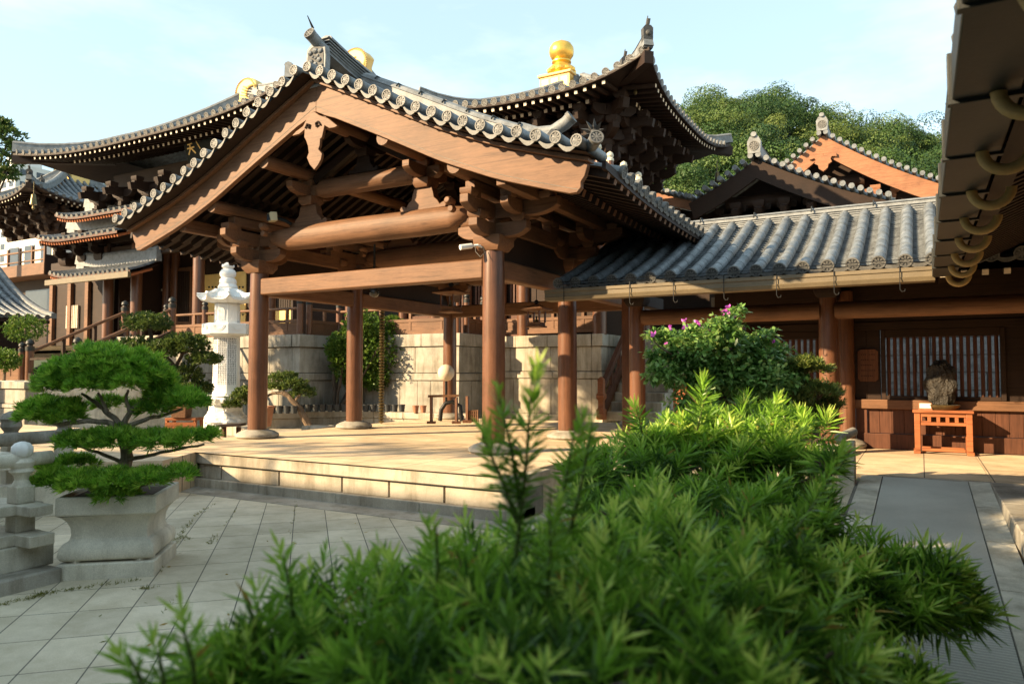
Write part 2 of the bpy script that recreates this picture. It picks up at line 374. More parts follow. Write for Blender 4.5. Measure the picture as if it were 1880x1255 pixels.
def hip_roof(th,x0,x1,y0,y1,ze,lift,rx0,rx1,yr,zr,sp=.34,r=.09,soffit=2.2,sdrop=.25,fine=('front','right'),rich=('front',),ornaments=True,rafters=True,flare=.35,hipw=.26,hiph=.38):
    """hipped roof with swept-up corners, rafters under the eaves and hip ridges"""
    sides=hip_sides(x0,x1,y0,y1,rx0,rx1,yr); surf={}
    def lf(s,L):
        q=abs(s-L/2)/(L/2); return q
    for k,(A,d,L,n,D,a,b) in sides.items():
        def S(s,t,A=A,d=d,L=L,n=n,D=D):
            q=max(0,min(1.1,abs(s-L/2)/(L/2))); e=q**3.2
            p=A+d*s+n*(t*D)-n*(flare*e*(1-t)**2)+d*(flare*e*(1-t)**2*(1 if s>L/2 else -1))
            return V((p.x,p.y,ze+lift*e*(1-t)**2+(zr-ze)*gfun(t)))
        def tm(s,L=L,a=a,b=b): return max(0,min(1,s/max(a,.01),(L-s)/max(b,.01)))
        surf[k]=(S,tm,L,D)
    for k,(S,tm,L,D) in surf.items():
        sl=math.hypot(D,zr-ze); nn=max(4,round(L/sp))
        if k in fine:
            ss=[L*(i+.5)/nn for i in range(nn)]
            tile_roof(th,S,ss,sl,r,tm,rich=k in rich,row=.16,seg=.4)
        else:
            mb=MB(); mb.grid([[S(L*i/16,tm(L*i/16)*j/6) for j in range(7)] for i in range(17)]); mb.build('roof_slope','tile',th)
        # soffit boards, fascia and rafters
        so=MB(); so.grid([[S(L*i/24,0)+V((0,0,-.10)),S(L*i/24,0)+V((0,0,-.02))] for i in range(25)])
        dirn=sides[k][3]; dl=sides[k][1]
        inn=lambda s,u: V((S(s,0).x+dirn.x*u,S(s,0).y+dirn.y*u,0))
        def soff(s,u):
            s2=min(max(s,u*.9),L-u*.9); p0=S(s2,0); t=u/D; ph=S(s2,min(t,1)).z
            return V((p0.x+dirn.x*u,p0.y+dirn.y*u,p0.z-.10+(ph-p0.z)*.55-0*u))
        so.grid([[soff(L*i/24,soffit*j/4) for j in range(5)] for i in range(25)])
        so.build('eave_boards','wood_dark_shade',th)
        if rafters and k in ('front','right'):
            ra=MB(); en=MB(); m=round(L/(sp*.82))
            for i in range(m):
                s=L*(i+.5)/m
                if s<.5 or s>L-.5: continue
                for u0,u1,dz,w in ((.10,1.0,-.08,.085),(.85,soffit,-.17,.10)):
                    if min(s,L-s)<u1*.9: continue
                    p=soff(s,u0)+V((0,0,dz)); q=soff(s,u1)+V((0,0,dz))
                    ra.bar(p,q,w,w*1.1); dd=(p-q).normalized()
                    en.bar(p+dd*.002,p+dd*.006,w*.98,w*1.05)
            ra.build('rafters','wood_dark_shade',th,extra=(en,'rafter_end'))
    # hip ridges and corner ornaments
    for (k,i0) in (('front',0),('front',1),('back',0),('back',1)):
        S,tm,L,D=surf[k]; A,d,LL,n,DD,a,b=sides[k]
        pts=[]
        for j in range(13):
            t=j/12; s=(a*t if i0==0 else L-b*t); pts.append(S(s,t)+V((0,0,.02)))
        hip=MB(); sweep(hip,pts,hipw,[hiph*(1.0 if j>4 else .9) for j in range(13)],round_top=True); hr=hip.build('hip_ridge','clay',th)
        if ornaments:
            for j,sz in (((0,.72),(3,.62)) if (k=='front' and i0==1) else ()):
                p=pts[j].lerp(pts[j+1],.2); dd=(pts[0]-pts[2]).normalized(); dd.z=0; dd.normalize(); u=dd.cross(V((0,0,1)))
                z0=p.z+(hiph*.75 if j==0 else hiph*.9); orn=MB(); sz*=.8
                orn.poly([(-.2*sz,-.3),(.2*sz,-.3),(.22*sz,.35*sz),(.12*sz,.46*sz),(-.12*sz,.46*sz),(-.22*sz,.35*sz)],(p.x,p.y,z0),u,(0,0,1),.16)
                orn.sphere((p.x+dd.x*.07,p.y+dd.y*.07,z0+.12*sz),.13*sz,8,6)
                orn.tube([(p.x,p.y,z0+.4*sz),(p.x+dd.x*.1,p.y+dd.y*.1,z0+.72*sz)],.09*sz,8)
                orn.tube([(p.x,p.y,z0+.6*sz),(p.x+.02,p.y,z0+.9*sz)],.012,4); orn.build('ridge_beast_tile','tile_relief',hr)
        # corner beam
        c=pts[0]; inner=S((soffit*1.0 if i0==0 else L-soffit*1.0),0)
        dd=(V((c.x,c.y,0))-V(((x0+x1)/2,(y0+y1)/2,0))).normalized()
        q=V((A.x,A.y,0))+V((d.x,d.y,0))*((soffit if i0==0 else L-soffit))+V((n.x,n.y,0))*soffit
        bm_=MB(); bm_.bar((c.x,c.y,c.z-.30),(q.x,q.y,ze+.35),.24,.30); bm_.build('corner_beam','wood_dark_shade',th)
    rg=MB()
    if rx1-rx0>.2:
        sweep(rg,[(rx0+(rx1-rx0)*i/10,yr,zr-.05+ .25*abs(i/5-1)**2.5) for i in range(11)],.36,.6,round_top=True)
        rg.build('main_ridge','clay',th)
    return surf
def gong(mb,c,ax,L,h,w,ends='both'):
    """bracket arm: flat top, sides curving down to a narrower foot; ax = direction of its length"""
    ax=V(ax); a=L/2; pts=[(-a,h/2),(a,h/2),(a,-h*.02)]
    for i in range(1,5): pts.append((a-(a*.42)*(i/5)**1.2,-h*.02-h*.48*math.sin(PI/2*i/5)))
    pts.append((a*.52,-h/2)); pts.append((-a*.52,-h/2))
    for i in range(4,0,-1): pts.append((-a+(a*.42)*(i/5)**1.2,-h*.02-h*.48*math.sin(PI/2*i/5)))
    pts.append((-a,-h*.02))
    mb.poly(pts,c,ax,(0,0,1),w)
def dou(mb,c,w,h):
    """bearing block: square cup tapering to its foot; c = bottom centre"""
    x,y,z=c; f=.72
    mb.add([(x-w/2*f,y-w/2*f,z),(x+w/2*f,y-w/2*f,z),(x+w/2*f,y+w/2*f,z),(x-w/2*f,y+w/2*f,z)]+
           [(x+sx*w/2,y+sy*w/2,z+h*.45) for sx,sy in ((-1,-1),(1,-1),(1,1),(-1,1))]+[(x+sx*w/2,y+sy*w/2,z+h) for sx,sy in ((-1,-1),(1,-1),(1,1),(-1,1))],
           [(3,2,1,0),(8,9,10,11)]+[(i+j,(i+1)%4+j,(i+1)%4+j+4,i+j+4) for j in (0,4) for i in range(4)])
def dougong(mb,c,out,tiers=3,sc_=1.):
    """stepped bracket cluster: column-top block, then tiers of crossed arms stepping outward"""
    c=V(c); out=V(out); side=V((-out.y,out.x,0)); z=c.z
    dou(mb,(c.x,c.y,z),.42*sc_,.24*sc_); z+=.22*sc_
    for i in range(tiers):
        a=.34*sc_*(i+1)
        gong(mb,c+V((0,0,z-c.z+.11*sc_)),out,2*a+.25*sc_,.22*sc_,.13*sc_)
        for j in range(i+1):
            q=c+out*(.34*sc_*j); gong(mb,(q.x,q.y,z+.112*sc_),side,(.85+.12*(i-j))*sc_,.20*sc_,.126*sc_)
        q=c+out*a; dou(mb,(q.x,q.y,z+.215*sc_),.22*sc_,.13*sc_)
        for sd in (-1,1):
            q=c+out*(.34*sc_*i)+side*(sd*.40*sc_); dou(mb,(q.x,q.y,z+.215*sc_),.20*sc_,.13*sc_)
        z+=.33*sc_
    # slanting lever arm
    mb.bar(c+out*(-.3*sc_)+V((0,0,z-c.z+.1*sc_)),c+out*(.34*tiers+.22)*sc_+V((0,0,z-c.z-.26*sc_)),.12*sc_,.17*sc_)
# ---------------------------------------------------------------- ground and platforms
def slab(name,pts,z0,z1,mat,kind='structure',loc=None):
    mb=MB(); n=len(pts)
    mb.add([(x,y,z0) for x,y in pts]+[(x,y,z1) for x,y in pts],[tuple(range(n,2*n))]+[(i,(i+1)%n,(i+1)%n+n,i+n) for i in range(n)])
    return mb.build(name,mat,smooth=False,kind=kind)
g=MB(); g.add([(-260,-140,0),(260,-140,0),(260,330,0),(-260,330,0)],[(0,1,2,3)]); g.build('ground','paving',smooth=False,kind='structure')
g=MB(); g.add([(-60,9.6,.035),(-10.86,9.6,.035),(-10.86,60,.035),(-60,60,.035)],[(0,1,2,3)]); g.build('rear_courtyard','stone_warm',smooth=False,kind='structure')
slab('raised_terrace',[(-9.25,7.10),(-8.70,6.15),(-9.6,5.35),(-13.2,4.4),(-24,4.4),(-24,8.9),(-10.86,8.9),(-10.86,7.10)],-.02,.497,'floor')
XL,XR=-10.25,-5.40; YS=(9.08,11.6,15.1); X0=-7.83
# ---------------------------------------------------------------- gabled pavilion
pav=thing('gabled_pavilion','open timber pavilion with curved grey tiled gable roof on six brown columns','pavilion',(X0,9.08,.5))
# stone platform: cap, recessed panels with dark slots, plinth
mb=MB(); mb.add([(-10.8,7.02,.5),(-4.05,7.02,.5),(-4.05,15.75,.5),(-10.8,15.75,.5)],[(0,1,2,3)])
mb.build('platform_floor','floor',pav,smooth=False)
mb=MB(); xs=[-9.24,-8.1,-6.9,-5.75,-4.6,-3.9]
mb.box(-9.24,-3.9,7.06,7.9,.335,.496)
mb.build('platform_cap','stone_warm',pav,bevel=.012)
mb=MB(); cut=[-9.24,-8.75,-7.6,-6.48,-5.72,-4.9,-3.9]
for a,b in zip(cut[:-1],cut[1:]): mb.box(a+.014,b-.014,7.115,7.7,.125,.333)
mb.build('platform_panels','stone_warm',pav,bevel=.006)
mb=MB(); mb.box(-9.24,-3.9,7.15,7.7,.02,.334); mb.build('panel_joints','stone_dark',pav,smooth=False)
mb=MB()
for a,b in zip([-9.24,-7.9,-6.5,-5.2],[-7.905,-6.505,-5.205,-3.9]): mb.box(a,b,7.03,7.5,-.02,.124)
mb.build('platform_plinth','stone_warm',pav,bevel=.008)
mb=MB(); mb.box(-10.78,-4.06,7.72,15.7,-.02,.488); mb.build('platform_core','stone_warm',pav,smooth=False)
mb=MB(); mb.box(-9.2,-3.9,6.62,7.03,-.05,.006); mb.build('kerb_strip','stone',pav,smooth=False)
# columns on drum bases
def column(parent,x,y,z0,z1,r,base=True,mat='wood_z',bmat='stone'):
    mb=MB(); n=9
    zs=[z0+.12+(z1-z0-.12)*i/n for i in range(n+1)]
    mb.tube([(x,y,z) for z in zs],[r*(1-.07*max(0,(i/n-.55)/.45)**2) for i in range(n+1)],28)
    c=mb.build('column',mat,parent)
    if base:
        b=MB(); b.lathe((x,y,z0),[(r*2.0,.0),(r*2.25,.035),(r*2.2,.075),(r*1.75,.12),(r*1.25,.142),(r*1.2,.15)],32); b.build('column_base',bmat,c)
    return c
for y in YS:
    for x in (XL,XR): column(pav,x,y,.5,3.40,.165)
ZB=[(0,5.98),(1.33,5.35),(2.28,4.88),(3.14,4.53),(3.93,4.29),(4.42,4.15),(4.8,4.06)]
def zb(a):
    a=abs(a)
    for (x0,z0),(x1,z1) in zip(ZB[:-1],ZB[1:]):
        if a<=x1: return z0+(z1-z0)*(a-x0)/(x1-x0)
    return ZB[-1][1]+(a-4.8)*-.2
def zsm(a): # smoothed
    return sum(zb(abs(a)+k*.18)*w for k,w in ((-1,.25),(0,.5),(1,.25))) if abs(a)>.3 else zb(a)
YF,YB=7.98,16.25; HW=4.62
def lift(y): q=abs((y-(YF+YB)/2)/((YB-YF)/2)); return -.20*(1-q**2.6)
# bargeboards
def barge(y,name='bargeboard'):
    for sgn in (-1,1):
        top=[];bot=[]
        for i in range(25):
            a=4.40*i/24; top.append((sgn*a,zsm(a))); 
        for i in range(23):
            a=.0+4.16*i/22; bot.append((sgn*a,zsm(a)-.415-(.02 if a<.2 else 0)))
        # ogee nose
        nose=[(sgn*4.40,zsm(4.40)-.03),(sgn*4.36,zsm(4.40)-.16),(sgn*4.31,zsm(4.3)-.25),(sgn*4.31,zsm(4.3)-.32),(sgn*4.26,zsm(4.26)-.385)]
        pts=top+nose+bot[::-1]
        mb=MB(); mb.poly(pts,(X0,y,0),(1,0,0),(0,0,1),.085); o=mb.build(name,'wood_x',pav,bevel=.006)
        mb=MB(); k=[(sgn*(4.28*i/24),zsm(4.28*i/24)-.345) for i in range(25)]; k2=[(sgn*(4.28*i/24),zsm(4.28*i/24)-.352) for i in range(25)]
        mb.poly(k+k2[::-1],(X0,y-.043,0),(1,0,0),(0,0,1),.004); mb.build('groove','stone_dark',o,smooth=False)
        mb=MB(); k=[(sgn*(4.44*i/24),zsm(4.44*i/24)) for i in range(25)]; k2=[(sgn*(4.44*i/24),zsm(4.44*i/24)+.055) for i in range(25)]
        mb.poly(k+k2[::-1],(X0,y-.03,0),(1,0,0),(0,0,1),.19); mb.build('verge_moulding','wood_x',o,bevel=.004)
barge(8.0); barge(YB-.02)
# gable pendant traced at its own distance
pp=[(215,600),(245,622),(295,640),(345,680),(330,690),(300,694),(275,678),(268,715),(262,742),(252,752),(250,785),(242,806),(262,830),(256,862),(240,892),(220,918),(196,890),(180,852),(190,826),(186,790),(176,760),(166,742),(168,700),(140,725),(100,735),(120,712),(160,682),(180,640)]
o3=[onY(500+x/2.9375,y/2.9375,7.91) for x,y in pp]; cx=onY(500+216/2.9375,600/2.9375,7.91).x
mb=MB(); mb.poly([(p.x-cx,p.z) for p in o3],(X0,7.93,0),(1,0,0),(0,0,1),.05); pen=mb.build('gable_pendant','wood_x',pav,bevel=.006)
for s in (-1,1):
    mb=MB(); mb.tube([(X0+s*.155,7.895,5.30),(X0+s*.11,7.89,5.36),(X0+s*.06,7.89,5.34),(X0+s*.075,7.89,5.29),(X0+s*.11,7.89,5.31)],.014,6); mb.build('carved_scroll','wood_dark_shade_x',pen)
# roof tiles on both slopes
def S_right(s,t): a=HW*(1-t); y=YF+.55+s; return V((X0+a,y,zsm(a)+.10+lift(y)*(a/HW)**2))
def S_left(s,t): a=HW*(1-t); y=YF+.55+s; return V((X0-a,y,zsm(a)+.10+lift(y)*(a/HW)**2))
LY=YB-YF-.6
ss=[.05+LY*i/27 for i in range(28)]
tile_roof(pav,S_right,ss,5.0,.08,row=.12); tile_roof(pav,S_left,ss,5.0,.08,row=.2)
# verge tiles: short barrels lying across the gable edge
rv=random.Random(17); arc=0; pa=None; cnt=0; pos=[]
for i in range(461):
    a=i*.01; p=V((a,zsm(a)))
    if pa is not None: arc+=(p-pa).length
    pa=p
    if arc>=.14+.272*cnt and a<4.55: pos.append(a); cnt+=1
for sgn in (-1,1):
    vt=MB(); el=MB(); ed=MB()
    for j,a in enumerate(pos):
        c=V((X0+sgn*a,7.64,zsm(a)+.175)); 
        vt.tube([c,c+V((0,.78,0))],[.073,.070],12); disc(el,ed,c+V((rv.gauss(0,.004),-.012,rv.gauss(0,.004))),(rv.gauss(0,.03),-1,rv.gauss(0,.03)),.076)
        if j+1<len(pos):
            b=pos[j+1]; A=V((X0+sgn*a,7.65,zsm(a)+.165)); B=V((X0+sgn*b,7.65,zsm(b)+.165)); up=[];lo=[];bk=[]
            for q in range(7):
                f=q/6; m_=A.lerp(B,f); sg=math.sin(PI*f); up.append(m_+V((0,0,-.03-.05*sg))); lo.append(m_+V((0,0,-.045-.095*sg))); bk.append(m_+V((0,.66,-.03-.05*sg)))
            el.grid([lo,up]); vt.grid([up,bk])
    vt.build('verge_tiles','tile',pav); el.build('verge_tile_ends','tile_end',pav,extra=(ed,'tile_relief'))
for sgn in (-1,1):
    mb=MB(); mb.grid([[V((X0+sgn*a,y,zsm(a)+.064)) for a in [4.5*i/20 for i in range(21)]] for y in (7.68,8.06)]); mb.build('verge_soffit','wood_dark_shade',pav)
# raised corner tiles at the lower gable corners
for sgn in (-1,1):
    a=4.70; mb=MB(); mb.tube([(X0+sgn*3.95,8.12,zsm(3.95)+.17),(X0+sgn*4.3,8.0,zsm(4.3)+.17),(X0+sgn*4.50,7.86,zsm(4.5)+.19),(X0+sgn*4.60,7.74,zsm(4.6)+.25)],[.078,.078,.078,.08],12)
    o=mb.build('corner_tile','tile',pav); el=MB();ed=MB(); disc(el,ed,(X0+sgn*4.615,7.722,zsm(4.6)+.26),(sgn*.5,-.8,.25),.085); el.build('tile_face','tile_end',o,extra=(ed,'tile_relief'))
    mb=MB(); c=V((X0+sgn*4.42,8.12,zsm(4.4)+.40))
    for k in range(9):
        q=2*PI*k/9; d=V((math.cos(q),-.25,math.sin(q))); mb.add([c,c+d*.08+V((-math.sin(q),0,math.cos(q)))*.028,c+d*.16+V((0,-.03,0)),c+d*.08-V((-math.sin(q),0,math.cos(q)))*.028,c+d*.08+V((0,-.05,0))],[(0,1,4),(1,2,4),(2,3,4),(3,0,4)])
    mb.sphere(c,.05,8,6); mb.build('flower_tile','tile_relief',o)
# descending ridges near each gable and main ridge
def desc(y,sgn):
    pts=[V((X0+sgn*a,y,zsm(a)+.12)) for a in [.12+3.36*i/16 for i in range(17)]]
    mb=MB(); sweep(mb,pts,.24,[.36]*17,round_top=True)
    for k in range(1,5):   # thin courses show as lines
        sweep(mb,[p+V((0,0,.05*k)) for p in pts],.262,.014)
    e=pts[-1]+V((0,0,.37)); mb.tube([e+V((-sgn*.45,0,.13)),e+V((-sgn*.2,0,.02)),e+V((sgn*.05,0,.0)),e+V((sgn*.24,-.0,.08)),e+V((sgn*.33,-.0,.15))],[.08,.085,.085,.085,.088],12)
    o=mb.build('descending_ridge','clay',pav)
    el=MB();ed=MB(); disc(el,ed,e+V((sgn*.335,0,.155)),(sgn*.78,0,.55),.095); el.build('tile_face','tile_end',o,extra=(ed,'tile_relief'))
    mb=MB(); c=pts[-1]+V((sgn*.06,0,.2)); mb.poly([(-.15,-.2),(.15,-.2),(.17,.08),(.09,.17),(-.09,.17),(-.17,.08)],c,(0,1,0),(sgn*.25,0,1),.07); mb.sphere(c+V((sgn*.06,0,0)),.07,8,6)
    mb.build('beast_tile','tile_relief',o)
    for k in range(2,16,2):
        mb=MB(); p=pts[k]+V((0,0,.40)); mb.tube([p+V((0,-.14,-.05)),p+V((0,-.10,.0)),p+V((0,.10,0)),p+V((0,.14,-.05))],.014,6); mb.build('ridge_clip','zinc',o)
for y in (8.80,):
    for s in (-1,1): desc(y,s)
rp=[V((X0,y,zsm(0)+.06+.42*(abs(y-(YF+YB)/2)/((YB-YF)/2))**3)) for y in [8.05+(YB-8.05)*i/20 for i in range(21)]]
mb=MB(); sweep(mb,rp,.30,.34,round_top=True)
for k in range(1,6): sweep(mb,[p+V((0,0,.05*k)) for p in rp],.325,.014)
mr=mb.build('main_ridge','clay',pav)
zt=6.06
mb=MB(); mb.poly([(-.19,-.14),(.19,-.14),(.21,.30),(.19,.46),(.10,.53),(-.10,.53),(-.19,.46),(-.21,.30)],(X0,7.99,zt),(1,0,0),(0,0,1),.10); rt=mb.build('ridge_end_plaque','clay',mr,bevel=.02)
mb=MB()
for x,z,r_ in ((0,.12,.10),(-.08,.25,.05),(.08,.25,.05),(0,.20,.045),(-.10,.06,.05),(.10,.06,.05),(0,-.02,.06),(-.1,.38,.05),(.1,.38,.05),(0,.40,.06),(-.13,.16,.03),(.13,.16,.03),(-.05,.32,.03),(.05,.32,.03),(0,.29,.03)): mb.lathe((X0+x,7.93,zt+z-r_*.8),[(.001,0),(r_*.7,r_*.3),(r_,r_*.8),(r_*.7,r_*1.3),(.001,r_*1.6)],8,sy=.6)
mb.build('beast_face','tile',mr); mb=MB(); mb.poly([(-.145,-.10),(.145,-.10),(.16,.30),(.14,.42),(.08,.47),(-.08,.47),(-.14,.42),(-.16,.30)],(X0,7.938,zt),(1,0,0),(0,0,1),.012); mb.build('face_panel','tile_relief',mr)
mb=MB(); a=V((X0,8.20,zt+.44)); b=V((X0,7.80,zt+.62)); mb.tube([a,b],.088,14); tb=mb.build('ridge_tube_tile','clay',mr)
el=MB();ed=MB(); disc(el,ed,b+(b-a).normalized()*.012,b-a,.092); el.build('tile_face','tile_end',mr,extra=(ed,'tile_relief'))
mb=MB(); mb.tube([b+V((0,.08,.1)),b+V((-.02,-.02,.26))],[.02,.006],6); mb.build('lightning_spike','iron',mr)
# underside: boards, rafters
for sgn in (-1,1):
    mb=MB(); mb.grid([[V((X0+sgn*a,y,zsm(a)-.005+lift(y)*(a/HW)**2)) for a in [HW*.985*i/20 for i in range(21)]] for y in [8.05+(YB-8.1)*j/20 for j in range(21)]]); mb.build('roof_boarding','wood_dark_shade',pav)
mb=MB(); re=MB(); n=36
for j in range(n):
    y=8.2+(YB-8.4)*j/(n-1)
    for sgn in (-1,1):
        for a0,a1,dz in ((0,1.2,-.06),(1.2,2.4,-.06),(2.4,3.95,-.06),(3.6,HW-.05,-.05)):
            p=V((X0+sgn*a0,y,zsm(a0)+dz+lift(y)*(a0/HW)**2)); q=V((X0+sgn*a1,y,zsm(a1)+dz+lift(y)*(a1/HW)**2))
            if a1==3.95: p.z-=.10; q.z-=.12
            mb.bar(p,q,.085,.10)
            if a1>=3.95: d=(q-p).normalized(); re.bar(q+d*.002,q+d*.006,.08,.095)
mb.build('rafters','wood_dark_shade',pav,extra=(re,'wood_x'))
for sgn in (-1,1):
    mb=MB(); pts=[V((X0+sgn*(HW-.05),y,zsm(HW)+.03+lift(y))) for y in [8.05+(YB-8.1)*j/16 for j in range(17)]]
    for p,q in zip(pts[:-1],pts[1:]): mb.bar(p,q,.05,.10)
    mb.build('eave_board','wood_dark_shade',pav)
# purlins
for dx,z,r_ in ((0,5.47,.12),(1.2,4.99,.11),(-1.2,4.99,.11),(2.42,4.42,.11),(-2.42,4.42,.11)):
    mb=MB(); mb.tube([(X0+dx,8.046,z),(X0+dx,YB-.1,z)],r_,14); mb.build('purlin','wood_y',pav)
for dx in (-3.15,3.15):
    mb=MB(); mb.box(X0+dx-.07,X0+dx+.07,8.046,YB-.1,4.06,4.27); mb.build('eave_purlin','wood_y',pav,bevel=.01)
for dx in (-2.42,2.42):
    mb=MB(); mb.box(X0+dx-.08,X0+dx+.08,8.45,YB-.5,4.16,4.31); mb.build('purlin_tie','wood_y',pav,bevel=.01)
# tie beams
def beam(p,name='tie_beam',mat='wood_x',bev=.025):
    mb=MB(); mb.box(*p); return mb.build(name,mat,pav,bevel=bev)
for y in (YS[0],YS[2]): beam((XL+.13,XR-.13,y-.10,y+.10,3.01,3.30))
for x in (XL,XR):
    for a,b in zip(YS[:-1],YS[1:]): beam((x-.095,x+.095,a+.13,b-.13,3.01,3.30),mat='wood_y')
    beam((x-.07,x+.07,YS[0]-.1,YS[2]+.1,3.72,3.98),'side_beam','wood_y')
    beam((x-.03,x+.03,YS[0]+.1,YS[2]-.1,3.31,3.71),'side_panel','wood_dark_shade_x',0)
# column brackets, crescent beams and camel-hump struts on each frame
hump=[(-.42,0),(-.44,.05),(-.40,.095),(-.345,.075),(-.315,.055),(-.275,.12),(-.21,.175),(-.195,.25),(-.165,.335),(.165,.335),(.195,.25),(.21,.175),(.275,.12),(.315,.055),(.345,.075),(.40,.095),(.44,.05),(.42,0)]
for y in YS:
    for x in (XL,XR):
        so=1 if x==XR else -1
        mb=MB(); dou(mb,(x,y,3.40),.44,.22)
        gong(mb,(x,y,3.70),(1,0,0),1.15,.21,.15); gong(mb,(x,y,3.701),(0,1,0),1.15,.208,.148)
        for s in (-1,1):
            dou(mb,(x+s*.44,y,3.80),.22,.12); dou(mb,(x,y+s*.44,3.80),.22,.12)
        gong(mb,(x+so*.18,y,3.98),(1,0,0),1.75,.22,.14); gong(mb,(x,y,3.981),(0,1,0),1.6,.218,.138)
        gong(mb,(x+so*.46,y,3.982),(0,1,0),1.0,.19,.13)
        for s in (-1,1): dou(mb,(x,y+s*.66,4.08),.2,.11); dou(mb,(x+so*.46,y+s*.36,4.07),.19,.11)
        dou(mb,(x+so*.86,y,4.08),.22,.0+.10)
        mb.box(x-.075,x+.075,y-.62,y-.47,4.06,4.30)
        # cloud-shaped nose
        mb.tube([(x-so*.52,y-.30,4.12),(x-so*.52,y-.40,4.13),(x-so*.52,y-.46,4.14)],[.06,.07,.045],10); mb.tube([(x-so*.50,y-.3,4.02),(x-so*.50,y-.40,4.02)],.05,10)
        mb.build('bracket_set','wood_x',pav,bevel=.008)
    # crescent beam with chamfered ends
    mb=MB(); rows=[]
    for i,(f,hs,zo) in enumerate([(0,.16,.05),(.02,.26,.03),(.075,.37,0),(.2,.40,.0),(.5,.405,.01),(.8,.40,0),(.925,.37,0),(.98,.26,.03),(1,.16,.05)]):
        x=XL+.38+(XR-XL-.76)*f; w=.17 if 0<i<8 else .10
        rows.append([V((x,y+w*1.15*math.copysign(abs(math.cos(q))**.7,math.cos(q)),3.955+zo+hs/2*math.copysign(abs(math.sin(q))**.8,math.sin(q)))) for q in [2*PI*k/20 for k in range(21)]])
    mb.grid(rows); mb.add(rows[0][:-1],[tuple(range(20))]); mb.add(rows[-1][:-1],[tuple(range(20))]); mb.build('crescent_beam','wood_x',pav,ang=50)
    for s in (-1,1):
        x=X0+s*1.2
        mb=MB(); mb.poly(hump,(x,y,4.145),(1,0,0),(0,0,1),.14); dou(mb,(x,y,4.48),.30,.15)
        gong(mb,(x,y,4.72),(0,1,0),1.0,.18,.13); gong(mb,(x-s*.0,y,4.721),(1,0,0),.62,.178,.128); dou(mb,(x,y,4.80),.22,.11)
        mb.build('camel_hump_strut','wood_x',pav,bevel=.008)
        mb=MB(); mb.bar((X0+s*1.1,y,4.90),(X0+s*.1,y,5.42),.10,.15); mb.build('diagonal_strut','wood_dark_shade_x',pav,bevel=.01)
    mb=MB(); mb.tube([(X0-1.02,y,4.70),(X0-.9,y,4.74),(X0+.9,y,4.74),(X0+1.02,y,4.70)],[.09,.155,.155,.09],16); mb.build('upper_beam','wood_x',pav)
    mb=MB(); mb.poly([(p[0]*.7,p[1]*.8) for p in hump],(X0,y,4.89),(1,0,0),(0,0,1),.12); dou(mb,(X0,y,5.15),.24,.14); gong(mb,(X0,y,5.33),(0,1,0),.9,.14,.12); mb.build('ridge_strut','wood_dark_shade_x',pav,bevel=.006)
# ---------------------------------------------------------------- things hung on the pavilion
def lantern(c,label,s=1.):
    x,y,z=c; t=thing('hanging_lantern',label,'lantern',(x,y,z),'wooden lanterns under the roofs')
    mb=MB(); mb.box(x-.17*s,x+.17*s,y-.17*s,y+.17*s,z,z+.035*s); mb.box(x-.14*s,x+.14*s,y-.14*s,y+.14*s,z+.036*s,z+.11*s); mb.build('base','wood_x',t,bevel=.006)
    for sx in (-1,1):
        for sy in (-1,1):
            mb=MB(); mb.box(x+sx*.135*s-.014,x+sx*.135*s+.014,y+sy*.135*s-.014,y+sy*.135*s+.014,z+.11*s,z+.34*s); mb.build('post','wood_z',t)
    mb=MB(); mb.lathe((x,y,z),[(.012,.11*s),(.05*s,.12*s),(.06*s,.16*s),(.02*s,.17*s),(.02*s,.24*s),(.001,.25*s)],12); mb.build('lamp_cup','bronze',t)
    mb=MB(); mb.lathe((x,y,z+.34*s),[(.20*s,0),(.37*s,.03*s),(.375*s,.055*s),(.27*s,.075*s),(.15*s,.12*s),(.06*s,.15*s)],4,PI/4); mb.build('roof_cap','wood_x',t,smooth=False,bevel=.006)
    mb=MB(); mb.sphere((x,y,z+.54*s),.05*s,10,8); mb.tube([(x,y,z+.58*s),(x,y,z+.95*s)],.008,6); mb.build('hanger','iron',t)
c=onY(828,574,12.2); lantern((c.x,c.y,c.z),'brown wooden lantern hanging under the pavilion beams, beside the right front column',1.05)
c=at(985,601,13.2); lantern((c.x,c.y,c.z),'dark wooden lantern hanging in shade behind the corridor eave',.85)
c=onY(687,536,10.6); t=thing('dome_camera','round dark dome camera hanging under the front tie beam','camera',(c.x,c.y,c.z))
mb=MB(); mb.sphere(c,.10,20,14); mb.build('dome','glass',t); mb=MB(); mb.lathe((c.x,c.y,c.z),[(.093,.01),(.095,.06),(.07,.10),(.02,.11),(.02,.9)],16); mb.build('housing','zinc',t)
c=onY(500,399,8.75); t=thing('floodlight','small cream floodlight fixed on the left front bracket','floodlight',(c.x,c.y,c.z))
mb=MB(); mb.bar(c+V((-.02,-.05,0)),c+V((.03,.05,.01)),.19,.15); mb.build('lamp_head','cream',t,bevel=.01)
mb=MB(); mb.bar(c+V((-.021,-.056,0)),c+V((-.02,-.052,0)),.15,.11); mb.build('lens','pane',t)
mb=MB(); mb.tube([c+V((.03,.05,0)),c+V((.16,.16,-.05)),c+V((.22,.22,-.10))],.03,8); mb.build('mounting_arm','iron',t)
c=onY(853,453,8.72); t=thing('security_camera','small white bullet camera fixed on the right front column bracket','camera',(c.x,c.y,c.z))
mb=MB(); mb.tube([c+V((-.03,-.07,-.015)),c+V((.07,.08,.02))],.038,12); mb.build('camera_body','white',t)
mb=MB(); mb.tube([c+V((.07,.08,.02)),c+V((.15,.12,.03)),c+V((.2,.22,.0))],.018,8); mb.build('mount','white',t)
